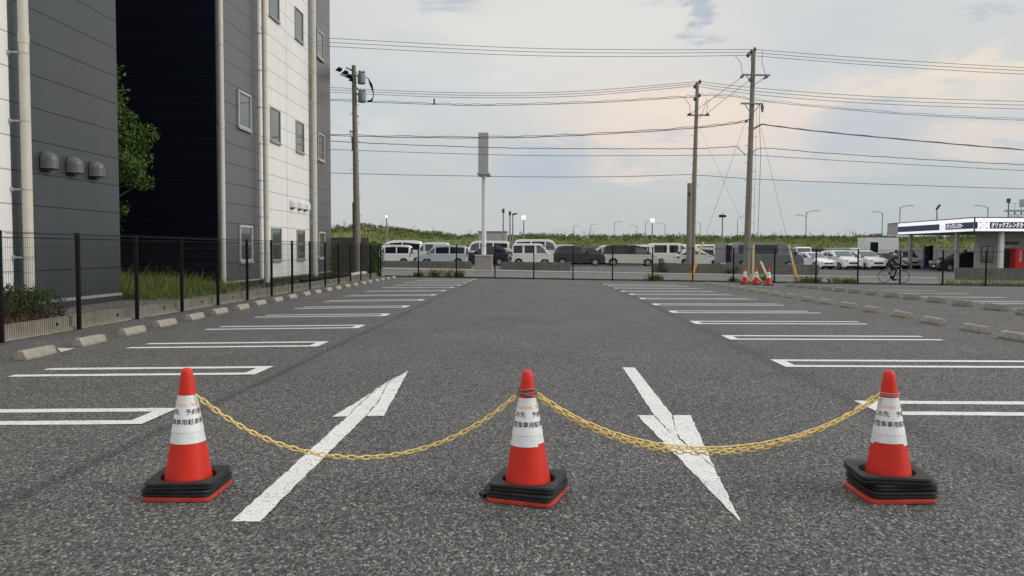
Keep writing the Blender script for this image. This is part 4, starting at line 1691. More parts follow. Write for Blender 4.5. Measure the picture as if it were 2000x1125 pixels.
def vehicle(kind, loc, heading, L, W, H, color, label, cat='car', group='vehicles parked in the rental lot', side_windows=((.05, .33), (.36, .62), (.645, .80)), tint=(1, 1, 0),
            upper=None, gloss=.35, face='plain', name='parked_car', wheels=(.17, .80), high=1.0):
    pr, belt = PROF[kind]
    root = thing(name, loc, label, cat, group, heading)
    cm = mat('car paint %.2f %.2f %.2f' % color, color, gloss, .04, 2, coat=.4)
    um = mat('car paint %.2f %.2f %.2f' % upper, upper, gloss, .04, 2, coat=.4) if upper else None
    X = lambda f: (f - .5) * L
    Zc = lambda f: f * H

    def half(z):
        if z <= belt:
            return W / 2 * (0.95 + .05 * min(1, z / (belt * .7)))
        return W / 2 * (1 - .16 * (z - belt) / (1 - belt))
    # body as rings across the width, split at the belt line
    def ring_body(z0, z1, material, nm):
        poly = []
        for (xa, za), (xb, zb) in zip(pr, pr[1:] + pr[:1]):
            seq = [(xa, za)]
            for zz in (z0, z1, belt):
                if (za - zz) * (zb - zz) < 0:
                    t = (zz - za) / (zb - za)
                    seq.append((xa + (xb - xa) * t, zz))
            seq = [seq[0]] + sorted(seq[1:], key=lambda q: abs(q[1] - za))
            poly += seq
        poly = [(x, min(max(z, z0), z1)) for x, z in poly if z0 - 1e-6 <= z <= z1 + 1e-6]
        cx = .5
        mb = MB()
        rings = []
        for s, inset, sh in ((-1, 0, .985), (-1, .04, 1.0), (1, .04, 1.0), (1, 0, .985)):
            rings.append([(X(cx + (x - cx) * sh), s * (half(z) - (inset if sh == 1.0 else 0)), Zc(z if z < .3 else z * (.992 if sh < 1 else 1))) for x, z in poly])
        # caps: fan is fine, each cap lies on one plane above or below the belt
        mb.loops([rings[0], rings[1], rings[2], rings[3]])
        return mb.build(nm, material, root, local=True, smooth=True)
    ring_body(.10, belt, cm, 'body')
    ring_body(belt, 1.0, um or cm, 'cabin')
    # windows
    for s in (-1, 1):
        for i, (xa, xb) in enumerate(side_windows):
            zb = belt + .035
            last = i == len(side_windows) - 1
            ta = min(interp_top(pr, xa), 1) - .085
            tb = interp_top(pr, xb) - .085
            pts = [(xa, zb), (xb, zb), (xb, max(tb, zb + .03)), (xa, ta)]
            if last:
                xm = xa + (xb - xa) * .35
                pts = [(xa, zb), (xb + .035, zb), (xb, max(tb, zb + .05)), (xm, min(ta, interp_top(pr, xm) - .085)), (xa, ta)]
            mb = MB()
            mb.prism(pts, lambda p: (X(p[0]), s * (half(p[1]) + .004), Zc(p[1])), lambda p: (X(p[0]), s * (half(p[1]) - .03), Zc(p[1])))
            mb.build('window', GLASSD if tint[min(i, len(tint) - 1)] else GLASSL, root, local=True)
    # windscreen and rear window lie on the outline segments
    def screen(i, j, w0, w1, nm, m):
        (xa, za), (xb, zb) = pr[i], pr[j]
        d = Vector((xb - xa, 0, zb - za)) * 1.0
        nrm = Vector((-(zb - za) * H, 0, (xb - xa) * L)).normalized()
        if nrm.z < 0 and nm == 'windscreen':
            nrm = -nrm
        if nm == 'rear_window':
            nrm = Vector((-abs(nrm.x), 0, abs(nrm.z)))
        vs = []
        for off in (.006, -.03):
            for f, w in ((.06, w0), (.94, w1)):
                x, z = xa + (xb - xa) * f, za + (zb - za) * f
                for s in (-1, 1):
                    vs.append(Vector((X(x), s * (half(z) - .07) * w, Zc(z))) + nrm * off)
        MB().add(vs, [(0, 1, 3, 2), (4, 6, 7, 5), (0, 4, 5, 1), (2, 3, 7, 6), (0, 2, 6, 4), (1, 5, 7, 3)]).build(nm, m, root, local=True)
    screen(6, 7, .98, 1.0, 'windscreen', GLASSL if not tint[-1] else GLASSD)
    screen(2, 1, .96, .96, 'rear_window', GLASSD) if kind != 'sedan' else screen(3, 2, .96, .96, 'rear_window', GLASSD)
    # wheels
    rw = .30 if kind in ('keivan', 'wagon') else .325
    for f in wheels:
        for s in (-1, 1):
            y = s * (W / 2 - .085)
            wmb = MB()
            pts = [(rw * .55, -.085), (rw * .94, -.095), (rw, -.06), (rw, .06), (rw * .94, .095), (rw * .55, .085)]
            lps = []
            for r, d in pts:
                lps.append([(X(f) + r * math.cos(q), y + d, rw + r * math.sin(q)) for q in lin(0, 2 * math.pi * 23 / 24, 24)])
            wo = wmb.loops(lps).build('wheel', TYRE, root, local=True, smooth=True)
            rm = MB()
            yo = y + s * .07
            lps = [[(X(f) + r * math.cos(q), yo + s * d, rw + r * math.sin(q)) for q in lin(0, 2 * math.pi * 23 / 24, 24)] for r, d in ((rw * .62, .0), (rw * .60, .026), (rw * .45, .012), (rw * .16, .02), (.02, .022))]
            rm.loops(lps)
            for q in range(6):
                a = q * math.pi / 3
                rm.bar((X(f) + .05 * math.cos(a), yo + s * .02, rw + .05 * math.sin(a)), (X(f) + rw * .58 * math.cos(a), yo + s * .022, rw + rw * .58 * math.sin(a)), .04, .02, upv=(0, 1, 0))
            rmo = rm.build('rim', CHROME, wo, local=True)
            # wheel arch: dark half ring round the tyre
            am = MB()
            ra = rw * 1.17
            yy = s * (W / 2 * 0.975 + .012)
            lps = []
            for k in range(13):
                q = math.pi * k / 12
                lps.append([(X(f) + ra * math.cos(q), yy, rw + ra * math.sin(q)), (X(f) + rw * .98 * math.cos(q), yy, rw + rw * .98 * math.sin(q)),
                            (X(f) + rw * .98 * math.cos(q), yy - s * .1, rw + rw * .98 * math.sin(q)), (X(f) + ra * math.cos(q), yy - s * .1, rw + ra * math.sin(q))])
            am.loops(lps)
            am.build('wheel_arch', BLACKM, root, local=True)
    MB().box(X(.03), X(.97), -W * .42, W * .42, H * .07, H * .13).build('underbody', BLACKM, root, local=True)
    # lamps, plates, bumpers, mirrors
    for s in (-1, 1):
        if kind in ('van', 'keivan', 'wagon', 'minivan'):
            MB().box(X(0) - .02, X(.02), s * W * .46 - .06, s * W * .46 + .06, H * .42, H * .64).build('tail_lamp', TAIL, root, local=True, bevel=.015)
        else:
            MB().box(X(0) - .02, X(.05), s * W * .44 - .12, s * W * .44 + .09, H * .46, H * .56).build('tail_lamp', TAIL, root, local=True, bevel=.015)
        hz = .40 if kind != 'suv' else .47
        MB().box(X(.955), X(1) + .012, s * W * .37 - .16, s * W * .37 + .14, H * (hz - .045), H * (hz + .05)).build('headlight', HEADL, root, local=True, bevel=.02)
        xm = pr[7][0] - .05
        MB().box(X(xm) - .06, X(xm) + .06, s * (W / 2 + .03) - .09, s * (W / 2 + .03) + .09, H * (belt + .02), H * (belt + .12)).build('mirror', um or cm if color[0] > .3 else BLACKM, root, local=True, bevel=.02)
    MB().box(X(1) - .03, X(1) + .014, -W * .24, W * .24, H * .30, H * .39).build('grille', BLACKM, root, local=True)
    MB().box(X(1) - .03, X(1) + .012, -W * .40, W * .40, H * .115, H * .20).build('lower_bumper', BLACKM, root, local=True)
    MB().box(X(1) - .0, X(1) + .022, -.17, .17, H * .215, H * .215 + .16).build('number_plate', WHITEM, root, local=True)
    MB().box(X(0) - .022, X(0), -.17, .17, H * .34, H * .34 + .16).build('number_plate', WHITEM, root, local=True)
    return root


def park(px, Y, *a, **k):
    x = at(px, 500, Y).x
    return vehicle(a[0], Vector((x, Y, zg(x, Y) + .006)), *a[1:], **k)


WHT, CRM, SLV, DGR, BLK, LBL, GRV = (.84, .84, .825), (.66, .60, .47), (.50, .52, .53), (.045, .047, .055), (.012, .012, .014), (.50, .56, .62), (.14, .14, .15)
RIGHT, LEFT = 0.0, math.pi
ALLT = (1, 1, 1)
# left group, facing left
park(765, 66.5, 'wagon', LEFT, 3.4, 1.48, 1.72, WHT, 'white boxy wagon facing left, closest to the left fence corner', tint=(1, 1, 0))
park(776, 76, 'minivan', LEFT, 4.9, 1.85, 2.18, WHT, 'tall white minivan whose dark windows show above the boxy white wagon', tint=(1, 1, 1), side_windows=((.04, .36), (.385, .62), (.65, .82)))
park(840, 73, 'wagon', LEFT, 3.6, 1.48, 1.98, (0.79, 0.79, 0.77), 'white van facing left, its cab rising behind the pale blue wagon', tint=(0, 0, 0), side_windows=((.40, .6), (.64, .78)))
park(865, 66.3, 'wagon', LEFT, 4.1, 1.67, 1.70, LBL, 'pale blue boxy wagon facing left behind the low wall', tint=(1, 1, 0))
park(944, 68.5, 'suv', LEFT, 4.3, 1.75, 1.62, (.022, .025, .038), 'dark navy car facing left behind the sign pylon base', tint=(1, 1, 0))
park(950, 75, 'van', LEFT, 4.4, 1.69, 2.16, WHT, 'white van facing left in front of the pale prefab hut', tint=(1, 1, 0))
park(968, 71.5, 'sedan', LEFT, 4.1, 1.69, 1.5, SLV, 'silver car half hidden by the sign pylon pole', tint=(1, 1, 0))
park(1040, 66.2, 'keivan', RIGHT, 3.4, 1.48, 1.86, (0.81, 0.81, 0.75), 'boxy white van with three side windows facing right', tint=(1, 1, 0), side_windows=((.045, .26), (.31, .54), (.60, .79)))
park(1052, 76, 'van', RIGHT, 4.6, 1.88, 2.32, WHT, 'high-roofed white van rising behind the boxy white van', tint=(1, 1, 0))
park(1112, 79, 'minivan', RIGHT, 3.0, 1.7, 1.86, (.66, .66, .62), 'white minivan of which only the roof shows behind the dark grey car', tint=(1, 1, 1))
park(1131, 69, 'suv', RIGHT, 4.42, 1.74, 1.72, (.040, .042, .050), 'dark grey compact minivan facing right with red tail lamps', tint=(1, 1, 0), side_windows=((.10, .36), (.40, .52), (.545, .66)))
park(1160, 73.5, 'sedan', RIGHT, 4.2, 1.69, 1.55, (.03, .03, .036), 'black car half hidden between dark grey and cream minivans', tint=(1, 1, 0))
park(1186, 77, 'minivan', LEFT, 4.0, 1.7, 1.83, WHT, 'white minivan tail peeping out behind the cream minivan', tint=(1, 1, 1))
park(1231, 69, 'minivan', RIGHT, 4.66, 1.72, 1.80, (.66, .62, .53), 'cream minivan with dark upper half facing right in the wall gap', upper=(.014, .014, .016), tint=(1, 1, 0), side_windows=((.03, .30), (.32, .56), (.58, .82)))
park(1258, 76, 'minivan', RIGHT, 4.6, 1.7, 1.86, WHT, 'white minivan behind the nose of the cream minivan', tint=(1, 1, 1))
park(1308, 71.5, 'van', RIGHT, 3.9, 1.7, 1.97, (0.81, 0.81, 0.78), 'white delivery van facing right, left of the slim pole', tint=(1, 1, 0), side_windows=((.12, .40), (.46, .66), (.71, .82)))
park(1366, 67.5, 'sedan', RIGHT, 4.0, 1.69, 1.50, (0.85, 0.85, 0.83), 'white hatchback behind the slim pole and long low wall', tint=(1, 0, 0), wheels=(.18, .8))
park(1380, 71.5, 'wagon', RIGHT, 3.8, 1.6, 1.62, (0.81, 0.81, 0.80), 'white wagon with slim dark windows right of the slim pole', tint=(1, 1, 0))
park(1375, 80, 'van', RIGHT, 6.2, 1.9, 2.0, (0.85, 0.85, 0.84), 'long white minibus roof behind the white hatchback', tint=(1, 1, 1))
gv = park(1493, 63.6, 'van', RIGHT, 5.6, 1.88, 2.05, GRV, 'long grey high-roofed van with its rear door open', tint=(1, 1, 0), side_windows=((.10, .26), (.285, .64), (.72, .83)), name='parked_van', cat='van')
mb = MB()
mb.box(-2.83, -2.805, -.80, .80, .55, 1.86)
mb.build('load_bay', BLACKM, gv, local=True)
mb = MB()
mb.obox((-3.22, .98, 1.2), (-.92, .39, 0), (.39, .92, 0), (0, 0, 1), .46, .03, .75)
mb.build('rear_door', mat('car paint door', (.34, .35, .37), .35, .05, 2, coat=.3), gv, local=True, bevel=.02)
mb = MB()
mb.box(-2.86, -2.835, -.95, -.82, .95, 1.35)
mb.build('tail_lamp', TAIL, gv, local=True)
park(1567, 80, 'keivan', R(-100), 3.4, 1.55, 2.0, WHT, 'white van nosing out behind the front of the grey van', tint=(1, 1, 0))
park(1590, 72, 'sedan', R(-74), 4.2, 1.72, 1.48, WHT, 'white sedan facing the road, right of the grey van', tint=(1, 1, 0))
park(1612, 82, 'minivan', R(-60), 4.4, 1.7, 1.9, (.03, .03, .035), 'dark minivan hidden behind the white sedan and a white car', tint=(1, 1, 1))
park(1641, 72, 'suv', R(-80), 4.4, 1.8, 1.68, WHT, 'white crossover, left one of the matching white pair', tint=(1, 1, 0))
park(1688, 72, 'suv', R(-80), 4.4, 1.8, 1.68, WHT, 'white crossover, right one of the matching white pair', tint=(1, 1, 0))
park(1662, 84, 'minivan', R(-60), 4.4, 1.7, 1.95, (.42, .42, .42), 'grey minivan roof between the two white crossovers', tint=(1, 1, 1))
park(1724, 74, 'sedan', R(-60), 4.3, 1.72, 1.50, (.045, .05, .06), 'dark sedan between a white crossover and the cyclist', tint=(1, 1, 0))
park(1766, 75.5, 'wagon', R(-84), 3.4, 1.48, 1.72, (0.83, 0.83, 0.77), 'white boxy wagon behind the canopy pillar, facing the road', tint=(1, 1, 0))
bc = park(1876, 67.2, 'suv', LEFT, 4.3, 1.76, 1.58, (.022, .022, .026), 'black car facing left under the rental canopy', tint=(1, 1, 0))

# ------------------------------------------------------------------ rental office with canopy
XC = 33.17
ro = thing('rental_office', (XC, 62, -.25), 'rental office with blue and white lettered canopy and grey walls', 'building')
LITW = emit('lit white fascia', (.86, .87, .88), .62)
NAVY = mat('navy fascia', (.025, .028, .10), .35, .08, 3)
GREYW = mat('grey office wall', (.38, .375, .355), .7, .08, 2)
zb, zt = 2.93, 3.92
MB().box(XC + .06, 60, 62.06, 77.2, zb + .02, zt + .02).build('canopy_roof', LIGHTG, ro)
MB().box(XC, 60.02, 62.0, 77.22, zt + .021, zt + .08).build('roof_edge', DARKG, ro)
MB().box(XC + .02, XC + .055, 74.9, 77.2, zb - .06, zt - .02).build('end_panel', mat('grey end panel', (.38, .37, .35), .7, .1, 2), ro)
f1 = MB().box(XC + .06, 60, 62.0, 62.055, zb, zt).build('fascia', LITW, ro)
f2 = MB().box(XC, XC + .055, 62.0, 74.89, zb, zt).build('fascia', LITW, ro)
child(MB().box(XC - .01, XC + .07, 61.985, 62.07, zb - .02, zt), 'corner_post', DARKG, f1, ro)
px2m = 62 / F


def fxx(px):
    return at(px, 440, 61.99).x


b0, b1z = at(1950, 446.4, 62).z, at(1950, 433.6, 62).z
child(MB().box(fxx(1902), fxx(1909.5), 61.988, 61.998, b0, b1z), 'blue_band', NAVY, f1, ro)
child(MB().box(fxx(1933.4), 60, 61.988, 61.998, b0, b1z), 'blue_band', NAVY, f1, ro)


def yof(px):
    d = ray(px, 440)
    return d.y / d.x * XC


child(MB().box(XC - .012, XC - .002, yof(1835), 74.88, b0, b1z), 'blue_band', NAVY, f2, ro)
child(MB().box(XC - .012, XC - .002, 62.1, yof(1847), b0, b1z), 'blue_band', NAVY, f2, ro)
LOGO = mat('logo grey', (.20, .20, .24), .5, .05, 3)
LILAC = emit('logo lilac', (.72, .66, .80), .45)
lg = MB()
for xa, xs in ((1914, 1), (1928.3, -1)):
    for za, zs in ((446.3, 1), (433.4, -1)):
        x, z = fxx(xa), at(1920, za, 62).z
        lg.box(min(x, x + xs * .09), max(x, x + xs * .09), 61.98, 61.99, min(z, z + zs * .09), max(z, z + zs * .09))
child(lg, 'logo_corner', LOGO, f1, ro)
lg = MB()
for k in range(8):
    a = k * math.pi / 4
    c = Vector((fxx(1921.2), 61.985, at(1921, 440, 62).z))
    lg.bar(c + Vector((.06 * math.cos(a), 0, .06 * math.sin(a))), c + Vector((.19 * math.cos(a), 0, .19 * math.sin(a))), .01, .055, upv=(0, 0, 1) if abs(math.cos(a)) > .3 else (1, 0, 0))
child(lg, 'logo_emblem', LILAC, f1, ro)
lg = MB()
for k in range(8):
    a = k * math.pi / 4
    c = Vector((XC - .015, yof(1841), at(1921, 440, 62).z))
    lg.bar(c + Vector((0, .1 * math.cos(a), .06 * math.sin(a))), c + Vector((0, .4 * math.cos(a), .19 * math.sin(a))), .01, .055)
child(lg, 'logo_emblem', LILAC, f2, ro)


def sign_text(body, size, origin, xdir, material, part, root, bold=.02, sx=1.0, nm='lettering', shear=.18):
    cu = bpy.data.curves.new('lettering', 'FONT')
    cu.body = body
    cu.size = size
    cu.offset = bold * size
    cu.shear = shear
    cu.resolution_u = 3
    to = bpy.data.objects.new('tmp', cu)
    COL.objects.link(to)
    bpy.context.view_layer.update()
    me = bpy.data.meshes.new_from_object(to.evaluated_get(bpy.context.evaluated_depsgraph_get()))
    bpy.data.objects.remove(to)
    xd = Vector(xdir)
    for v in me.vertices:
        v.co = Vector(origin) + xd * v.co.x * sx + Vector((0, 0, 1)) * v.co.y - Vector(root['_o'])
    me.materials.append(material)
    o = bpy.data.objects.new(nm, me)
    COL.objects.link(o)
    o.parent = part
    return o


LITT = emit('lit white lettering', (.9, .9, .92), .6)
sign_text('オリックスレンタカー', .44, (fxx(1935.5), 61.98, b0 + .10), (1, 0, 0), LITT, f1, ro, bold=.03, sx=.60)
sign_text('オリックスレンタカー', .44, (XC - .02, yof(1849), b0 + .10), (0, -1, 0), LITT, f2, ro, bold=.03, sx=.57)
for px, Y in ((1778, 73.0), (1868.6, 65.2)):
    MB().box(at(px, 500, Y).x - .13, at(px, 500, Y).x + .13, Y - .13, Y + .13, -.3, zb - .05).build('pillar', mat('pillar grey', (.34, .335, .33), .6, .08, 3), ro)
MB().box(at(1955.5, 480, 62.6).x - .14, at(1955.5, 480, 62.6).x + .14, 62.45, 62.75, -.3, zb - .05).build('pillar', WHITEM, ro)
ow = MB().box(34.54, 39.4, 64.2, 64.5, -.3, zb + .01)
ow.box(39.4, 60, 64.2, 72, -.3, zb + .012)
ow.build('office_wall', GREYW, ro)
MB().box(XC + .1, 60, 62.1, 77, zb - .04, zb + .018).build('soffit', DARKG, ro)
wx0, wx1 = at(1917, 490, 64.2).x, at(1938.5, 490, 64.2).x
wz0, wz1 = at(1927, 511.5, 64.2).z, at(1927, 481.5, 64.2).z
fr = MB().box(wx0 - .06, wx1 + .06, 64.15, 64.198, wz0 - .06, wz1 + .06).build('window', DARKG, ro)
child(MB().box(wx0, wx1, 64.135, 64.148, wz0, wz1), 'pane', GLASSB, fr, ro)
child(MB().box((wx0 + wx1) / 2 - .03, (wx0 + wx1) / 2 + .03, 64.12, 64.134, wz0, wz1), 'mullion', DARKG, fr, ro)
dr = MB().box(at(1959, 500, 64.2).x, at(1976, 500, 64.2).x, 64.16, 64.198, -.25, at(1966, 478, 64.2).z).build('doorway', GLASSB, ro)
child(MB().box(at(1964, 500, 64.2).x, at(1987, 500, 64.2).x, 64.05, 64.195, at(1966, 478, 64.2).z + .02, at(1966, 474, 64.2).z + .08), 'door_header', DARKG, dr, ro)
vx0 = at(1978, 500, 63.3).x
vm = thing('vending_machine', (vx0 + .55, 63.3, -.25), 'red vending machine with white script beside the office door', 'vending machine')
vb = MB().box(vx0, vx0 + 1.15, 62.95, 63.7, -.22, at(1990, 485, 63).z).build('cabinet', mat('vending red', (.52, .02, .02), .35, .06, 3), vm, bevel=.03)
sgn = sign_text('Coca-Cola', .26, (0, 0, 0), (1, 0, 0), WHITEM, vb, vm, bold=.02, shear=.35)
for v in sgn.data.vertices:
    p = v.co + Vector(vm['_o'])
    v.co = Vector((vx0 + .45 - p.z, 62.94, .55 + p.x * .78)) - Vector(vm['_o'])
child(MB().box(vx0 + .62, vx0 + 1.08, 62.935, 62.948, .55, 1.45), 'display', GLASSB, vb, vm)
child(MB().box(vx0 + .12, vx0 + 1.0, 62.935, 62.948, -.12, .1), 'pickup_slot', BLACKM, vb, vm)
# pumps and kiosks under the canopy
pmx = at(1808.5, 500, 76).x
pp = thing('pump_kiosk', (pmx, 76, -.25), 'blue and white pump kiosk standing under the canopy', 'kiosk')
MB().box(pmx - .22, pmx + .22, 75.8, 76.2, -.25, .85).build('cabinet', mat('kiosk blue', (.05, .07, .32), .45, .08, 3), pp, bevel=.02)
MB().box(pmx - .2, pmx + .2, 75.82, 76.18, .86, 1.85).build('head', DARKG, pp, bevel=.02)
bx = at(1818, 500, 73).x
pn = thing('notice_board', (bx, 73, -.25), 'tall black notice stand beside the blue pump kiosk', 'sign')
MB().box(bx - .18, bx + .18, 72.97, 73.03, .2, 1.9).build('board', BLACKM, pn)
MB().box(bx - .05, bx + .05, 72.98, 73.02, -.25, .2).build('stand', DARKG, pn)
kx = at(1790, 500, 74).x
kk = MB().box(kx - 2.0, kx + 2.6, 75.5, 76.6, -.3, -.09)
tag(kk.build('pump_island', mat('pale island kerb', (.50, .48, .44), .8, .12, 2), bevel=.02), 'pale raised kerb island under the canopy', 'kerb island')
bkx = at(1885.5, 490, 69.5)
bk = thing('beacon', (bkx.x, 69.5, -.25), 'small red beacon on a post showing above the black car', 'beacon')
MB().tube([(bkx.x, 69.5, -.25), (bkx.x, 69.5, 1.28)], .03, 8).build('post', DARKG, bk)
MB().lathe([(.14, 1.28), (.15, 1.42), (.10, 1.52), (.03, 1.55)], 12, (bkx.x, 69.5, 0)).build('lamp', mat('beacon red', (.55, .05, .03), .4, .05, 3), bk, smooth=True)

# ------------------------------------------------------------------ sign pylon, huts, lamps
sy = 56.4
sx_ = at(945, 510, sy).x
z0_ = zg(sx_, sy)
spn = thing('sign_pylon', (sx_, sy, z0_), 'tall grey box sign on a white pole with a concrete base block', 'sign pylon')
MB().box(sx_ - .60, sx_ + .60, sy - .5, sy + .5, z0_ - .1, at(945, 500, sy).z).build('base_block', mat('pale concrete block', (.34, .31, .28), .85, .12, 2, streak=.3), spn, bevel=.02)
MB().box(sx_ - .63, sx_ + .63, sy - .53, sy + .53, at(945, 500, sy).z + .002, at(945, 497.5, sy).z).build('base_cap', mat('pale cap', (.46, .44, .42), .8, .1, 2), spn)
MB().tube([(sx_, sy, at(945, 497.5, sy).z), (sx_, sy, at(945, 341, sy).z)], .16, 18).build('pole', WHITEM, spn, smooth=True)
pzt, pzb = at(944, 261.5, sy).z, at(944, 339, sy).z
pa = MB().box(sx_ - .36, sx_ + .33, sy - .7, sy + 1.6, pzb, pzt).build('sign_box', mat('sign grey', (.40, .405, .405), .5, .06, 2), spn, bevel=.02)
child(MB().box(sx_ + .332, sx_ + .35, sy - .6, sy + 1.5, pzb + .08, pzt - .08), 'sign_face', WHITEM, pa, spn)
child(MB().box(sx_ - .44, sx_ + .42, sy - .75, sy + 1.65, pzb - .10, pzb - .003), 'sign_foot', LIGHTG, pa, spn)

hx0, hx1 = at(934, 480, 88).x, at(989, 480, 88).x
ph = thing('prefab_hut', ((hx0 + hx1) / 2, 88, 0), 'pale grey flat-roofed prefab hut behind the sign pylon', 'hut')
MB().box(hx0, hx1, 88, 91, -.1, at(960, 453.5, 88).z).build('wall', mat('hut cladding', (.40, .39, .37), .7, .1, 2, streak=.2), ph)
MB().box(hx0 - .06, hx1 + .06, 87.94, 91.06, at(960, 453.5, 88).z + .003, at(960, 453.5, 88).z + .12).build('roof', MIDG, ph)
MB().box(at(952, 480, 88).x - .15, at(952, 480, 88).x + .15, 87.93, 87.99, 0, at(952, 456, 88).z).build('downpipe', LIGHTG, ph)
wx0, wx1 = at(1694, 480, 90).x, at(1755, 480, 90).x
hw = thing('white_hut', ((wx0 + wx1) / 2, 90, 0), 'white block hut with a dark doorway behind the white crossovers', 'hut')
MB().box(wx0, wx1, 90, 92.7, -.3, at(1720, 464, 90).z).build('wall', WHITEM, hw)
MB().box(at(1700, 480, 90).x, at(1715, 480, 90).x, 89.97, 89.995, -.2, at(1706, 473, 90).z).build('doorway', BLACKM, hw)
MB().box(wx0 + .1, wx1 - .4, 90.2, 92.4, at(1720, 464, 90).z, at(1720, 462, 90).z + .05).build('roof_rail', DARKG, hw)
rb = MB().box(at(1722, 463, 90).x - .3, at(1722, 463, 90).x + .3, 90.6, 91.2, at(1722, 463.5, 90).z + .05, at(1722, 456, 90).z).build('air_unit', mat('green tank', (.10, .17, .12), .6, .1, 3), hw)

LAMPW = emit('lit flood lamp', (1.0, .95, .82), 9.0)


def lamp_post(px, ptop, pbot, Y, label, lit=0.0, head='box', name='lamp_post'):
    b, t = at(px, pbot, Y), at(px, ptop, Y)
    zb_ = zg(b.x, Y) if Y < 96 else b.z
    p = thing(name, (b.x, Y, zb_), label, 'lamp post', 'lamp posts round the rental lot')
    MB().tube([(b.x, Y, zb_), (t.x, Y, t.z)], [.09, .06], 10).build('post', MIDG, p, smooth=True)
    if lit:
        MB().sphere((t.x, Y - .1, t.z), lit, 14, 10).build('lamp', LAMPW, p, smooth=True)
        MB().box(t.x - lit * .7, t.x + lit * .7, Y + .0, Y + .25, t.z - lit * .5, t.z + lit * .9).build('lamp_housing', DARKG, p)
    elif head == 'tee':
        MB().box(t.x - .34, t.x - .06, Y - .15, Y + .15, t.z - .45, t.z - .2).build('lamp_head', BLACKM, p)
        MB().box(t.x + .06, t.x + .34, Y - .15, Y + .15, t.z - .45, t.z - .2).build('lamp_head', BLACKM, p)
        MB().bar((t.x - .3, Y, t.z - .32), (t.x + .3, Y, t.z - .32), .06).build('arm', DARKG, p)
    elif head == 'side':
        MB().obox((t.x + .18, Y, t.z - .05), (.9, 0, .2), (0, 1, 0), (-.2, 0, .9), .26, .15, .08).build('lamp_head', BLACKM, p)
    elif head == 'tilt':
        MB().obox((t.x + .12, Y, t.z + .02), (.6, 0, .8), (0, 1, 0), (-.8, 0, .6), .30, .12, .07).build('lamp_head', BLACKM, p)
    else:
        MB().box(t.x - .13, t.x + .13, Y - .13, Y + .13, t.z - .3, t.z + .12).build('lamp_head', DARKG, p)
    return p


lamp_post(755, 423, 480, 90, 'small lit lamp on a slim post above the leftmost white vans', lit=.09)
lamp_post(1023, 425, 480, 88, 'brightly lit flood lamp above the high-roofed white van', lit=.19)
lamp_post(1274, 430, 490, 88, 'brightly lit flood lamp above the white delivery van', lit=.19)
lamp_post(983, 410, 490, 84, 'unlit lamp post with slim upright head left of a lamp pair by the hut')
lamp_post(996, 415, 490, 84, 'thin unlit post with a plain head, left of the hooded lamp by the hut')
lamp_post(1001.5, 417, 490, 82, 'unlit post with hooded lamp pointing right, beside the prefab hut', head='side')
lamp_post(1411, 416, 490, 84, 'unlit twin-headed lamp post between the slim pole and the tall pole', head='tee')
lamp_post(1830, 405, 490, 86, 'unlit lamp post with tilted head rising behind the canopy', head='tilt')
lamp_post(1970, 390, 470, 80, 'dark lamp post with upright head at the right edge behind the canopy')


def street_light(px, ptop, arms, Y, label):
    t = at(px, ptop, Y)
    b = Vector((t.x, Y, 2.5))
    p = thing('street_light', b, label, 'street light', 'street lights along the far highway')
    k = Y / F
    MB().tube([b, (t.x, Y, t.z - .25)], [.13, .09], 8).build('post', mat('galvanised steel', (.36, .38, .39), .5, .08, 3), p, smooth=True)
    for dx, dy in arms:
        P = [Vector((t.x, Y, t.z - .9 + (dy * -k))), Vector((t.x + dx * k * .08, Y, t.z - .35 - dy * k)), Vector((t.x + dx * k * .35, Y, t.z - .08 - dy * k)), Vector((t.x + dx * k, Y, t.z - dy * k + .05))]
        P[0] = Vector((t.x, Y, t.z - 1.0 - dy * k))
        MB().tube(spline(P, 5), .06, 6).build('arm', MATS['galvanised steel'], p, smooth=True)
        e = P[-1]
        MB().box(e.x - .45, e.x + .45, Y - .14, Y + .14, e.z - .09, e.z + .05).build('lamp_head', LIGHTG, p)


for px, pt_, arms, Y, lab in (
        (1575, 412, ((19, 0), (-15, 8)), 150, 'double-armed street light right of the grey van'),
        (1724, 414, ((-14, 0),), 150, 'street light with left-pointing arm behind the white hut'),
        (1758, 402, ((20, 0),), 140, 'street light with right-pointing arm left of the canopy end'),
        (1930, 402, ((-20, 0),), 140, 'street light with left-pointing arm above the canopy lettering'),
        (1441, 424, ((7, 0),), 190, 'faint street light just left of the tall pole'),
        (1299, 436, ((-12, 0),), 230, 'faint street light right of the lit lamp by the delivery van'),
        (1368, 434, ((-6, 0),), 230, 'faint street light right of the slim pole'),
        (1261, 432, ((8, 0),), 230, 'faint street light just left of the lit lamp by the delivery van'),
        (1244, 440, ((-12, 0),), 250, 'faint street light with left arm above the cream minivan'),
        (1200, 433, ((11, 0),), 240, 'faint street light with right arm above the cream minivan tail'),
        (1154, 438, ((10, 0),), 250, 'faint street light with right arm above the dark grey car'),
        (1120, 441, ((10, 0),), 260, 'faint street light above the roof of the dark grey car')):
    street_light(px, pt_, arms, Y, lab)
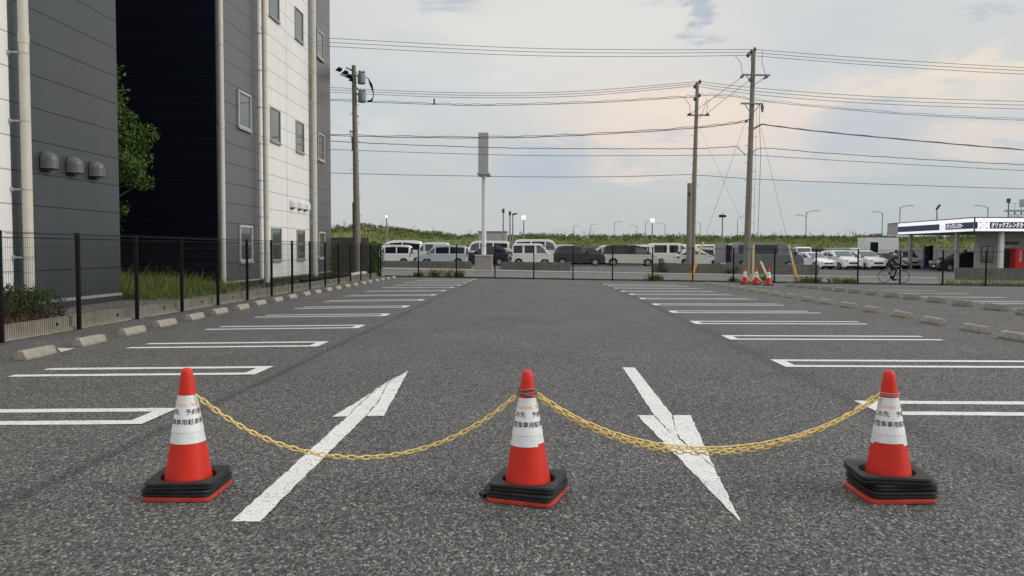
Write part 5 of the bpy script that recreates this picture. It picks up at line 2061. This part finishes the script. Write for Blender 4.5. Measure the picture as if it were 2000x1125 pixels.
# pale lattice gantry at the right edge
gx, gy = at(1969, 420, 115).x, 115
ga = thing('lattice_gantry', (gx, gy, 0), 'pale green lattice gantry rising behind the canopy at the right edge', 'gantry')
GT = mat('pale green steel', (.33, .42, .40), .6, .1, 3)
mb = MB()
zt0, zt1 = at(1980, 411.5, gy).z, at(1980, 388, gy).z
for i in range(4):
    x = gx + i * .9
    mb.bar((x, gy, 0), (x, gy, zt0), .10)
    mb.bar((x, gy, zt0), (x, gy, zt0 + 1.1), .05)
    mb.bar((x, gy, zt0 - 1.3), (x + .9, gy, zt0 - .2), .06)
    mb.bar((x + .9, gy, zt0 - 1.3), (x, gy, zt0 - .2), .06)
mb.build('frame', GT, ga)
mb = MB()
mb.box(gx - .3, gx + 4.5, gy - .5, gy + .5, zt0 - .12, zt0 + .12)
mb.bar((gx - .2, gy - .4, zt0 + 1.0), (gx + 4.5, gy - .4, zt0 + 1.0), .05)
mb.bar((gx - .2, gy - .4, zt0 + .55), (gx + 4.5, gy - .4, zt0 + .55), .04)
mb.box(gx + 1.6, gx + 2.3, gy - .2, gy + .2, zt0 + .5, zt0 + 1.6)
mb.build('walkway', GT, ga)

# ------------------------------------------------------------------ cyclist
BY = 43.5
bxr = at(1727, 543, BY).x
bz = zg(19.3, BY)


def B(x, z, y=0.0):
    return Vector((bxr + x, BY + y, bz + z))


bike = thing('bicycle', B(.5, 0), 'slim road bicycle with dark wheels ridden along the road', 'bicycle')
for wx in (0, 1.0):
    m = MB()
    m.tube([B(wx + .325 * math.cos(q), .338 + .325 * math.sin(q)) for q in lin(0, 2 * math.pi * 39 / 40, 40)], .014, 7, closed=True)
    wo = m.build('wheel', TYRE, bike, smooth=True)
    m = MB()
    m.tube([B(wx + .305 * math.cos(q), .338 + .305 * math.sin(q)) for q in lin(0, 2 * math.pi * 39 / 40, 40)], .010, 6, closed=True)
    m.tube([B(wx, .338, -.05), B(wx, .338, .05)], .025, 8)
    for k in range(14):
        q = 2 * math.pi * k / 14
        m.tube([B(wx, .338, .02 * (-1) ** k), B(wx + .3 * math.cos(q), .338 + .3 * math.sin(q))], .0022, 4)
    child(m, 'rim', MIDG, wo, bike)
m = MB()
for a, b, r in (((0, .338), (.41, .29), .010), ((0, .338), (.27, .86), .009), ((.41, .29), (.24, .95), .015), ((.41, .29), (.88, .80), .018), ((.26, .86), (.86, .88), .015), ((.89, .76), (.84, .93), .02), ((.89, .76), (1.0, .338), .012)):
    m.tube([B(*a), B(*b)], r, 8)
m.build('frame', mat('pale bike frame', (.55, .54, .52), .35, .05, 4), bike, smooth=True)
m = MB()
m.tube([B(.84, .93), B(.93, .95)], .014, 8)
for s in (-1, 1):
    m.tube([B(.93, .95), B(.93, .95, s * .2), B(1.03, .94, s * .21), B(1.07, .87, s * .21), B(1.0, .80, s * .21)], .013, 8)
m.build('handlebar', BLACKM, bike, smooth=True)
m = MB()
m.tube([B(.10, .985), B(.2, .985), B(.38, .975)], [.06, .055, .02], 8)
m.build('saddle', BLACKM, bike, smooth=True)
m = MB()
m.tube([B(.41, .29, -.06), B(.41, .29, .06)], .09, 14)
m.bar(B(.41, .29, -.08), B(.47, .13, -.08), .02)
m.bar(B(.41, .29, .08), B(.35, .45, .08), .02)
m.bar(B(.42, .13, -.13), B(.53, .13, -.13), .06, .02)
m.bar(B(.30, .45, .13), B(.41, .45, .13), .06, .02)
m.build('crank', BLACKM, bike, smooth=True)


def skin(name, chains, material, parent=None, sub=2):
    """chains: list of [(point, radius), ...]; first point of later chains may repeat a point already used"""
    verts, edges, rad, idx = [], [], [], {}
    for ch in chains:
        prev = None
        for p, r in ch:
            key = tuple(round(c, 4) for c in p)
            if key not in idx:
                idx[key] = len(verts)
                verts.append(p)
                rad.append(r)
            if prev is not None:
                edges.append((prev, idx[key]))
            prev = idx[key]
    org = Vector(parent['_o']) if parent is not None else Vector((0, 0, 0))
    me = bpy.data.meshes.new(name)
    me.from_pydata([Vector(v) - org for v in verts], edges, [])
    o = bpy.data.objects.new(name, me)
    COL.objects.link(o)
    md = o.modifiers.new('skin', 'SKIN')
    md.use_smooth_shade = True
    for i, sv in enumerate(me.skin_vertices[0].data):
        r = rad[i]
        sv.radius = r if isinstance(r, tuple) else (r, r)
        sv.use_root = (i == 0)
    sb_ = o.modifiers.new('sub', 'SUBSURF')
    sb_.levels = sb_.render_levels = sub
    bpy.context.view_layer.update()
    me2 = bpy.data.meshes.new_from_object(o.evaluated_get(bpy.context.evaluated_depsgraph_get()))
    bpy.data.objects.remove(o)
    me2.polygons.foreach_set('use_smooth', [True] * len(me2.polygons))
    me2.materials.append(material)
    o2 = bpy.data.objects.new(name, me2)
    COL.objects.link(o2)
    if parent is not None:
        o2.parent = parent
    o2['_o'] = tuple(org)
    return o2


SKINM = mat('skin', (.46, .28, .20), .55, .06, 8)
SHIRT = mat('navy jersey', (.018, .020, .032), .75, .2, 12)
TIGHT = mat('black shorts', (.012, .013, .017), .7, .2, 12)
rider = thing('person', B(.25, 1.0), 'cyclist in dark jersey and pale helmet leaning over the handlebar', 'person')
hip, chest, neck = B(.20, 1.03), B(.46, 1.36), B(.585, 1.475)
body = []
body.append([(hip, (.12, .10)), (B(.31, 1.18), (.11, .085)), (chest, (.12, .09)), (B(.555, 1.44), (.075, .06)), (neck, .055), (B(.63, 1.56), .06)])
for s in (-1, 1):
    kn = B(.60, .70, s * .10) if s < 0 else B(.58, .88, s * .10)
    an = B(.42, .20, s * .13) if s < 0 else B(.34, .52, s * .13)
    toe = B(.56, .17, s * .14) if s < 0 else B(.45, .50, s * .14)
    body.append([(hip, (.12, .10)), (B(.28, .98, s * .10), .095), (kn.lerp(B(.28, .98, s * .10), .35), .075), (kn, .058), (kn.lerp(an, .35), .056), (an, .038), (toe, .035)])
    sh = B(.53, 1.40, s * .19)
    el = B(.74, 1.13, s * .25)
    wr = B(.98, .985, s * .21)
    body.append([(chest, (.12, .09)), (sh, .05), (sh.lerp(el, .5), .044), (el, .038), (wr, .027), (wr + Vector((.07, 0, -.01)), .034)])
skin('body', body, SKINM, rider)
jersey = [[(B(.215, 1.05), (.155, .128)), (B(.31, 1.18), (.155, .12)), (chest, (.172, .13)), (B(.54, 1.43), (.10, .085))]]
for s in (-1, 1):
    sh = B(.53, 1.40, s * .19)
    el = B(.74, 1.13, s * .25)
    jersey.append([(chest, (.172, .13)), (sh, .074), (sh.lerp(el, .55), .058)])
skin('jersey', jersey, SHIRT, rider)
sh_ = []
for s in (-1, 1):
    kn = B(.60, .70, s * .10) if s < 0 else B(.58, .88, s * .10)
    an = B(.42, .20, s * .13) if s < 0 else B(.34, .52, s * .13)
    sh_.append([(B(.20, 1.02), (.158, .13)), (B(.28, .98, s * .10), .104), (kn.lerp(B(.28, .98, s * .10), .35), .084), (kn, .067), (kn.lerp(an, .35), .064), (an, .044)])
skin('leggings', sh_, TIGHT, rider)
for s in (-1, 1):
    wr = B(1.05, .975, s * .21)
    hm = []
    for f in range(4):
        o_ = Vector((.012, s * (-.03 + f * .02), .012))
        hm.append([(wr, .028), (wr + o_, .011), (wr + o_ + Vector((.035, 0, -.008)), .010), (wr + o_ + Vector((.045, 0, -.045)), .009), (wr + o_ + Vector((.02, 0, -.06)), .008)])
    hm.append([(wr, .028), (wr + Vector((-.01, -s * .03, -.02)), .011), (wr + Vector((.01, -s * .035, -.05)), .009)])
    skin('hand', hm, SKINM, rider, 1)
    an = B(.42, .20, s * .13) if s < 0 else B(.34, .52, s * .13)
    toe = B(.56, .17, s * .14) if s < 0 else B(.45, .50, s * .14)
    MB().tube([an + Vector((-.06, 0, -.02)), an + Vector((.02, 0, -.02)), toe, toe + Vector((.05, 0, -.01))], [.045, .05, .042, .025], 10).build('shoe', BLACKM, rider, smooth=True)
hc = B(.655, 1.655)
m = MB()
m.sphere(hc, .105, 16, 12, (1.0, .78, 1.18))
m.sphere(hc + Vector((.105, 0, -.01)), .022, 8, 6, (1, .7, 1.3))
for s in (-1, 1):
    m.sphere(hc + Vector((-.005, s * .082, -.01)), .026, 8, 6, (.7, .35, 1.2))
m.build('head', SKINM, rider, smooth=True)
m = MB()
for s in (-1, 1):
    m.sphere(hc + Vector((.088, s * .033, .012)), .011, 8, 6)
m.bar(hc + Vector((.093, -.028, -.055)), hc + Vector((.093, .028, -.055)), .008)
m.build('face_features', INK, rider)
m = MB()
m.sphere(hc + Vector((-.02, 0, .035)), .118, 16, 12, (1.05, .82, .95))
m.build('hair', BLACKM, rider, smooth=True)
m = MB()
lps = []
for k in range(7):
    a = k / 6 * math.pi / 2
    lps.append([hc + Vector((-.02 + .150 * math.cos(a) * math.cos(q), .108 * math.cos(a) * math.sin(q), .045 + .115 * math.sin(a))) for q in lin(0, 2 * math.pi * 19 / 20, 20)])
m.loops(lps[:-1])
m.build('helmet', mat('helmet grey', (.20, .21, .22), .4, .1, 5), rider, smooth=True)
m = MB()
m.tube([B(.50, 1.50, .10), B(.50, 1.54, 0), B(.50, 1.50, -.10)], [.04, .055, .04], 8)
m.build('collar', WHITEM, rider, smooth=True)

# ------------------------------------------------------------------ plants
def blades(mb, c, n, rad, h, w, lean=.35, rnd=random):
    """tuft of grass blades, each a bent tapering strip"""
    for _ in range(n):
        a = rnd.uniform(0, 6.283)
        r = rad * math.sqrt(rnd.random())
        b = Vector((c.x + r * math.cos(a), c.y + r * math.sin(a), c.z))
        hh = h * rnd.uniform(.45, 1.1)
        d = Vector((rnd.gauss(0, lean), rnd.gauss(0, lean), 1)).normalized()
        dr = Vector((d.x, d.y, 0)) * hh * rnd.uniform(.2, .7)
        s = Vector((math.cos(a + 1.3), math.sin(a + 1.3), 0)) * w * .5
        p1 = b + d * hh * .55
        p2 = b + d * hh + dr - Vector((0, 0, .12 * hh * abs(rnd.gauss(0, 1))))
        mb.add([b - s, b + s, p1 + s * .8, p1 - s * .8, p2], [(0, 1, 2, 3), (3, 2, 4)])


def leaves(mb, c, n, rad, size, rnd=random, squash=1.0, shell=0.0):
    for _ in range(n):
        d = Vector((rnd.gauss(0, 1), rnd.gauss(0, 1), rnd.gauss(0, 1))).normalized()
        r = (shell + (1 - shell) * rnd.random() ** .5)
        p = c + Vector((d.x * rad, d.y * rad, d.z * rad * squash)) * r
        n_ = Vector((rnd.gauss(0, 1), rnd.gauss(0, 1), rnd.gauss(.7, 1))).normalized()
        u = n_.orthogonal().normalized()
        u = (Matrix.Rotation(rnd.uniform(0, 6.28), 3, n_) @ u)
        v = n_.cross(u)
        s = size * rnd.uniform(.6, 1.25)
        mb.add([p - u * s, p + v * s * .42, p + u * s * 1.05 - n_ * s * .25, p - v * s * .42], [(0, 1, 2), (0, 2, 3)])


def leafbuild(mb, name, m, parent=None, **k):
    return mb.build(name, m, parent, recalc=False, **k)


rnd = random.Random(11)
# tree between the two buildings
tr = thing('tree', (-12.7, 21.9, .1), 'leafy green tree growing in the gap between the two buildings', 'tree')
m = MB()
m.tube([(-12.7, 21.9, .05), (-12.65, 21.85, 1.2), (-12.75, 21.8, 2.6), (-12.6, 21.8, 4.2)], [.14, .11, .09, .04], 10)
cents = []
for k in range(95):
    a = rnd.uniform(0, 6.28)
    z = rnd.uniform(1.7, 6.1)
    prof_r = 1.85 * math.sin(clamp((z - 1.4) / 5.3) * math.pi) ** .6
    r = prof_r * rnd.uniform(.35, 1.0)
    cents.append(Vector((-12.75 + r * math.cos(a), 21.8 + r * math.sin(a), z + rnd.uniform(-.2, .2))))
for c in cents[:26]:
    z0b = max(1.2, c.z - 1.4)
    m.tube([(-12.7, 21.82, z0b), Vector((-12.7, 21.82, z0b)).lerp(c, .6) + Vector((0, 0, .1)), c], [.04, .025, .01], 6)
m.build('trunk', STEM, tr, smooth=True)
m = MB()
for c in cents:
    leaves(m, c, 190, rnd.uniform(.32, .56), .072, rnd, .75)
leafbuild(m, 'crown', LEAFM, tr)
# tall grass in the gap and at the building feet
m = MB()
for k in range(1500):
    y = 19.0 + 5.6 * rnd.random()
    x = -8.75 - 4.8 * rnd.random()
    h = .24 + .42 * clamp((-8.9 - x) / 1.6) + (.25 if rnd.random() < .1 else 0)
    if y < 20.0 and x < -9.4:
        h *= 1.25
    if x > -9.2 and rnd.random() < .6:
        continue
    blades(m, Vector((x, y, .1)), 8, .14, h, .015, .6, rnd)
g = leafbuild(m, 'grass', GRASSM)
g['kind'] = 'stuff'
tag(g, 'tall wild grass filling the gap between the two buildings', 'grass')
m = MB()
for k in range(420):
    y = 25.4 + 14 * rnd.random()
    x = -8.62 - 1.3 * rnd.random()
    blades(m, Vector((x, y, .1)), 6, .1, rnd.choice((.10, .14, .22, .3)), .014, rnd=rnd)
g = leafbuild(m, 'grass', SHRUBM)
g['kind'] = 'stuff'
tag(g, 'short weeds along the foot of the farther building', 'grass')
# shrub by the nearer building
sh = thing('shrub', (-9.1, 13.1, .1), 'low dark green shrub with brown dead twigs below the nearer building', 'shrub')
m, m2_, m3_ = MB(), MB(), MB()
for k in range(42):
    c = Vector((-9.1 + rnd.uniform(-.45, .45), 13.25 + rnd.uniform(-1.15, 1.0), .1 + rnd.uniform(.05, .5)))
    leaves(m, c, 110, .24, .036, rnd, .8)
    m3_.tube([(c.x, c.y, .08), c + Vector((rnd.uniform(-.1, .1), rnd.uniform(-.1, .1), .2))], .006, 4)
for k in range(30):
    c = Vector((-8.66 + rnd.uniform(-.1, .12), 13.4 + rnd.uniform(-1.2, .9), .13 + rnd.uniform(0, .22)))
    leaves(m2_, c, 60, .15, .03, rnd, .6)
for k in range(24):
    b = Vector((-9.2 + rnd.uniform(-.4, .4), 13.7 + rnd.uniform(-1.4, .8), .1))
    blades(m, b, 5, .08, .78, .016, .18, rnd)
leafbuild(m, 'foliage', SHRUBM, sh)
leafbuild(m2_, 'dead_foliage', BROWNL, sh)
m3_.build('twigs', STEM, sh)
m = MB()
for k in range(36):
    blades(m, Vector((-8.60 + rnd.uniform(-.05, .08), 12.3 + rnd.uniform(-.5, 1.6), .12)), 7, .05, .22, .010, .6, rnd)
g = leafbuild(m, 'dry_grass', DRYM)
tag(g, 'dry straw grass hanging over the low wall at the left edge', 'grass')
g['kind'] = 'stuff'
# tall weed and dark hedge at the far end of the left fence
m = MB()
c0 = gp(659, 553)
for k in range(10):
    leaves(m, Vector((-8.55 + rnd.uniform(-.12, .12), c0.y + rnd.uniform(-.2, .2), .2 + k * .15)), 70, .20, .05, rnd)
tag(leafbuild(m, 'tall_weed', SHRUBM), 'tall leafy weed climbing the left mesh fence near its far end', 'weed')
m = MB()
for k in range(70):
    leaves(m, Vector((-8.95 + rnd.uniform(-.35, .35), 42.2 + rnd.uniform(-.4, 1.2), rnd.uniform(.0, 1.55))), 80, .32, .07, rnd)
tag(leafbuild(m, 'hedge', LEAFM), 'dark green hedge behind the far left corner of the fence', 'hedge')
# weeds along the far fence
wd = [(820, 541, .35, .30, 'small leafy weed at the first fence post from the left corner'), (850, 542, .5, .5, 'sparse tall weeds against the far fence, left of the sign pylon'), (880, 542, .7, .55, 'yellowish grass tuft at the far fence below the pale blue wagon'),
      (899, 542.5, .35, .45, 'green weed tuft right of the yellowish tuft by the far fence'), (1268, 548, .5, .38, 'weed tuft at the far fence below the cream minivan nose'), (1282, 548.5, .35, .30, 'low weed beside the tuft below the cream minivan nose'), (1428, 551, .35, .28, 'small weed at a fence post left of the distant cones'),
      (1490, 552, .35, .5, 'dark weed clump between the middle and right distant cones'), (1555, 552, .6, .45, 'weed clump at the foot of the right yellow stay guard'), (1572, 552, .4, .40, 'weed clump right of the right yellow stay guard'),
      (1630, 554, .7, .42, 'low dark weed clump below the matching white crossovers'), (1655, 554.5, .5, .35, 'weed clump at the fence post below the white crossovers')]
for px, py, r, h, lab in wd:
    p = gp(px, py)
    p.y = fence_y(p.x) + .16
    p.z = zg(p.x, p.y) + .06
    m = MB()
    for k in range(26):
        blades(m, p + Vector((rnd.gauss(0, r * .45), rnd.uniform(-.06, .1), 0)), 6, .06, h * rnd.uniform(.6, 1.3), .022, .4, rnd)
    for k in range(5):
        leaves(m, p + Vector((rnd.gauss(0, r * .4), 0, h * rnd.uniform(.2, .6))), 16, .12, .05, rnd)
    tag(leafbuild(m, 'weed_clump', GRASSM if 'yellow' not in lab else LEVGR), lab, 'weeds', 'weeds along the far fence')
m = MB()
for k in range(520):
    x = rnd.uniform(20, 31)
    y = fence_y(x) + rnd.uniform(.1, .7)
    blades(m, Vector((x, y, zg(x, y))), 5, .1, rnd.choice((.2, .3, .4, .55)), .022, .4, rnd)
g = leafbuild(m, 'grass_verge', LEVGR)
g['kind'] = 'stuff'
tag(g, 'straggly green and yellow grass along the fence right of the cyclist', 'grass')
m = MB()
for k in range(380):
    x = rnd.uniform(-8, 20)
    y = fence_y(x) + rnd.uniform(.02, .2)
    blades(m, Vector((x, y, zg(x, y) + .03)), 4, .06, rnd.choice((.06, .1, .16)), .018, .5, rnd)
g = leafbuild(m, 'grass_verge', GRASSM)
g['kind'] = 'stuff'
tag(g, 'thin low grass growing along the far fence left of the cyclist', 'grass')
p = gp(1252, 531)
m = MB()
for k in range(7):
    leaves(m, Vector((8.6 + rnd.uniform(-.35, .35), wall_y(8.6) - .4, zg(8.6, 55) + rnd.uniform(.1, .9))), 40, .25, .08, rnd)
tag(leafbuild(m, 'roadside_bush', SHRUBM), 'thin bush at the left end of the long low wall', 'bush')
m = MB()
for k in range(5):
    leaves(m, Vector((13.2 + rnd.uniform(-.5, .5), wall_y(13) - .3, zg(13, 53) + rnd.uniform(.05, .4))), 30, .2, .08, rnd)
tag(leafbuild(m, 'roadside_bush', SHRUBM), 'low weeds at the foot of the long low wall by the slim pole', 'bush')
# scrub on the levee
m, mg = MB(), MB()


def lev_z(x, y):
    for (ya, za), (yb, zb_) in zip(prof, prof[1:]):
        if ya <= y <= yb:
            h = .55 * clamp(1 - abs(x + 28) / 14)
            return (za + (zb_ - za) * (y - ya) / (yb - ya)) * (1 + h)
    return 0


for k in range(1500):
    x = rnd.uniform(-50, 100)
    y = rnd.uniform(121, 134)
    big = mnoise.noise(Vector((x * .16, y * .2, 3)))
    r = .42 + .42 * max(0, big) + .16 * rnd.random()
    c = Vector((x, y, lev_z(x, y) + r * .55))
    leaves(m, c, 34, r, .16, rnd, .85)
for k in range(60):
    x = rnd.uniform(-50, 100)
    c = Vector((x, 128, lev_z(x, 128)))
    m.tube([c, c + Vector((rnd.uniform(-.3, .3), 0, rnd.uniform(.9, 1.7)))], .02, 3)
    leaves(m, c + Vector((0, 0, .8)), 14, .22, .09, rnd, 2.4)
g = leafbuild(m, 'scrub', SCRUBM)
g['kind'] = 'stuff'
tag(g, 'dark green scrub growing along the top of the grassy bank', 'scrub')
for k in range(9000):
    x = rnd.uniform(-50, 100)
    y = rnd.uniform(103, 124)
    blades(mg, Vector((x, y, lev_z(x, y))), 3, .5, .75, .14, .5, rnd)
g = leafbuild(mg, 'bank_grass', LEVGR)
g['kind'] = 'stuff'
tag(g, 'pale green tall grass covering the slope of the bank', 'grass')
# dead leaves and litter along the left edge of the lot
m = MB()
for k in range(240):
    y = rnd.uniform(9.5, 30)
    x = -8.25 + abs(rnd.gauss(0, .28))
    p = Vector((x, y, zg(x, y) + .008))
    a = rnd.uniform(0, 6.28)
    s = rnd.uniform(.012, .03)
    u, v = Vector((math.cos(a), math.sin(a), 0)) * s, Vector((-math.sin(a), math.cos(a), .25)) * s * .6
    m.add([p - u, p + v, p + u + Vector((0, 0, s * .4)), p - v], [(0, 1, 2), (0, 2, 3)])
g = leafbuild(m, 'leaf_litter', BROWNL)
g['kind'] = 'stuff'
tag(g, 'brown dead leaves lying along the foot of the left fence', 'litter')
# black drain hose lying on the low wall
P = [Vector((-8.62, y, .20 + .02 * math.sin(y * 3))) for y in lin(28.9, 36.4, 16)] + [Vector((-8.9, 36.9, .17)), Vector((-9.6, 37.0, .15))]
tag(MB().tube(P, .075, 10).build('drain_hose', BLACKM, smooth=True), 'thick black hose lying behind the low wall below the white bay', 'hose')
P = [Vector((-8.72, y, .17 + .015 * math.sin(y * 2.3))) for y in lin(36.8, 40.2, 9)]
tag(MB().tube(P, .09, 10).build('white_hose', WHITEM, smooth=True), 'crumpled white hose lying behind the low wall near the leaning pole', 'hose')

for o in scene.objects:
    if '_o' in o:
        del o['_o']
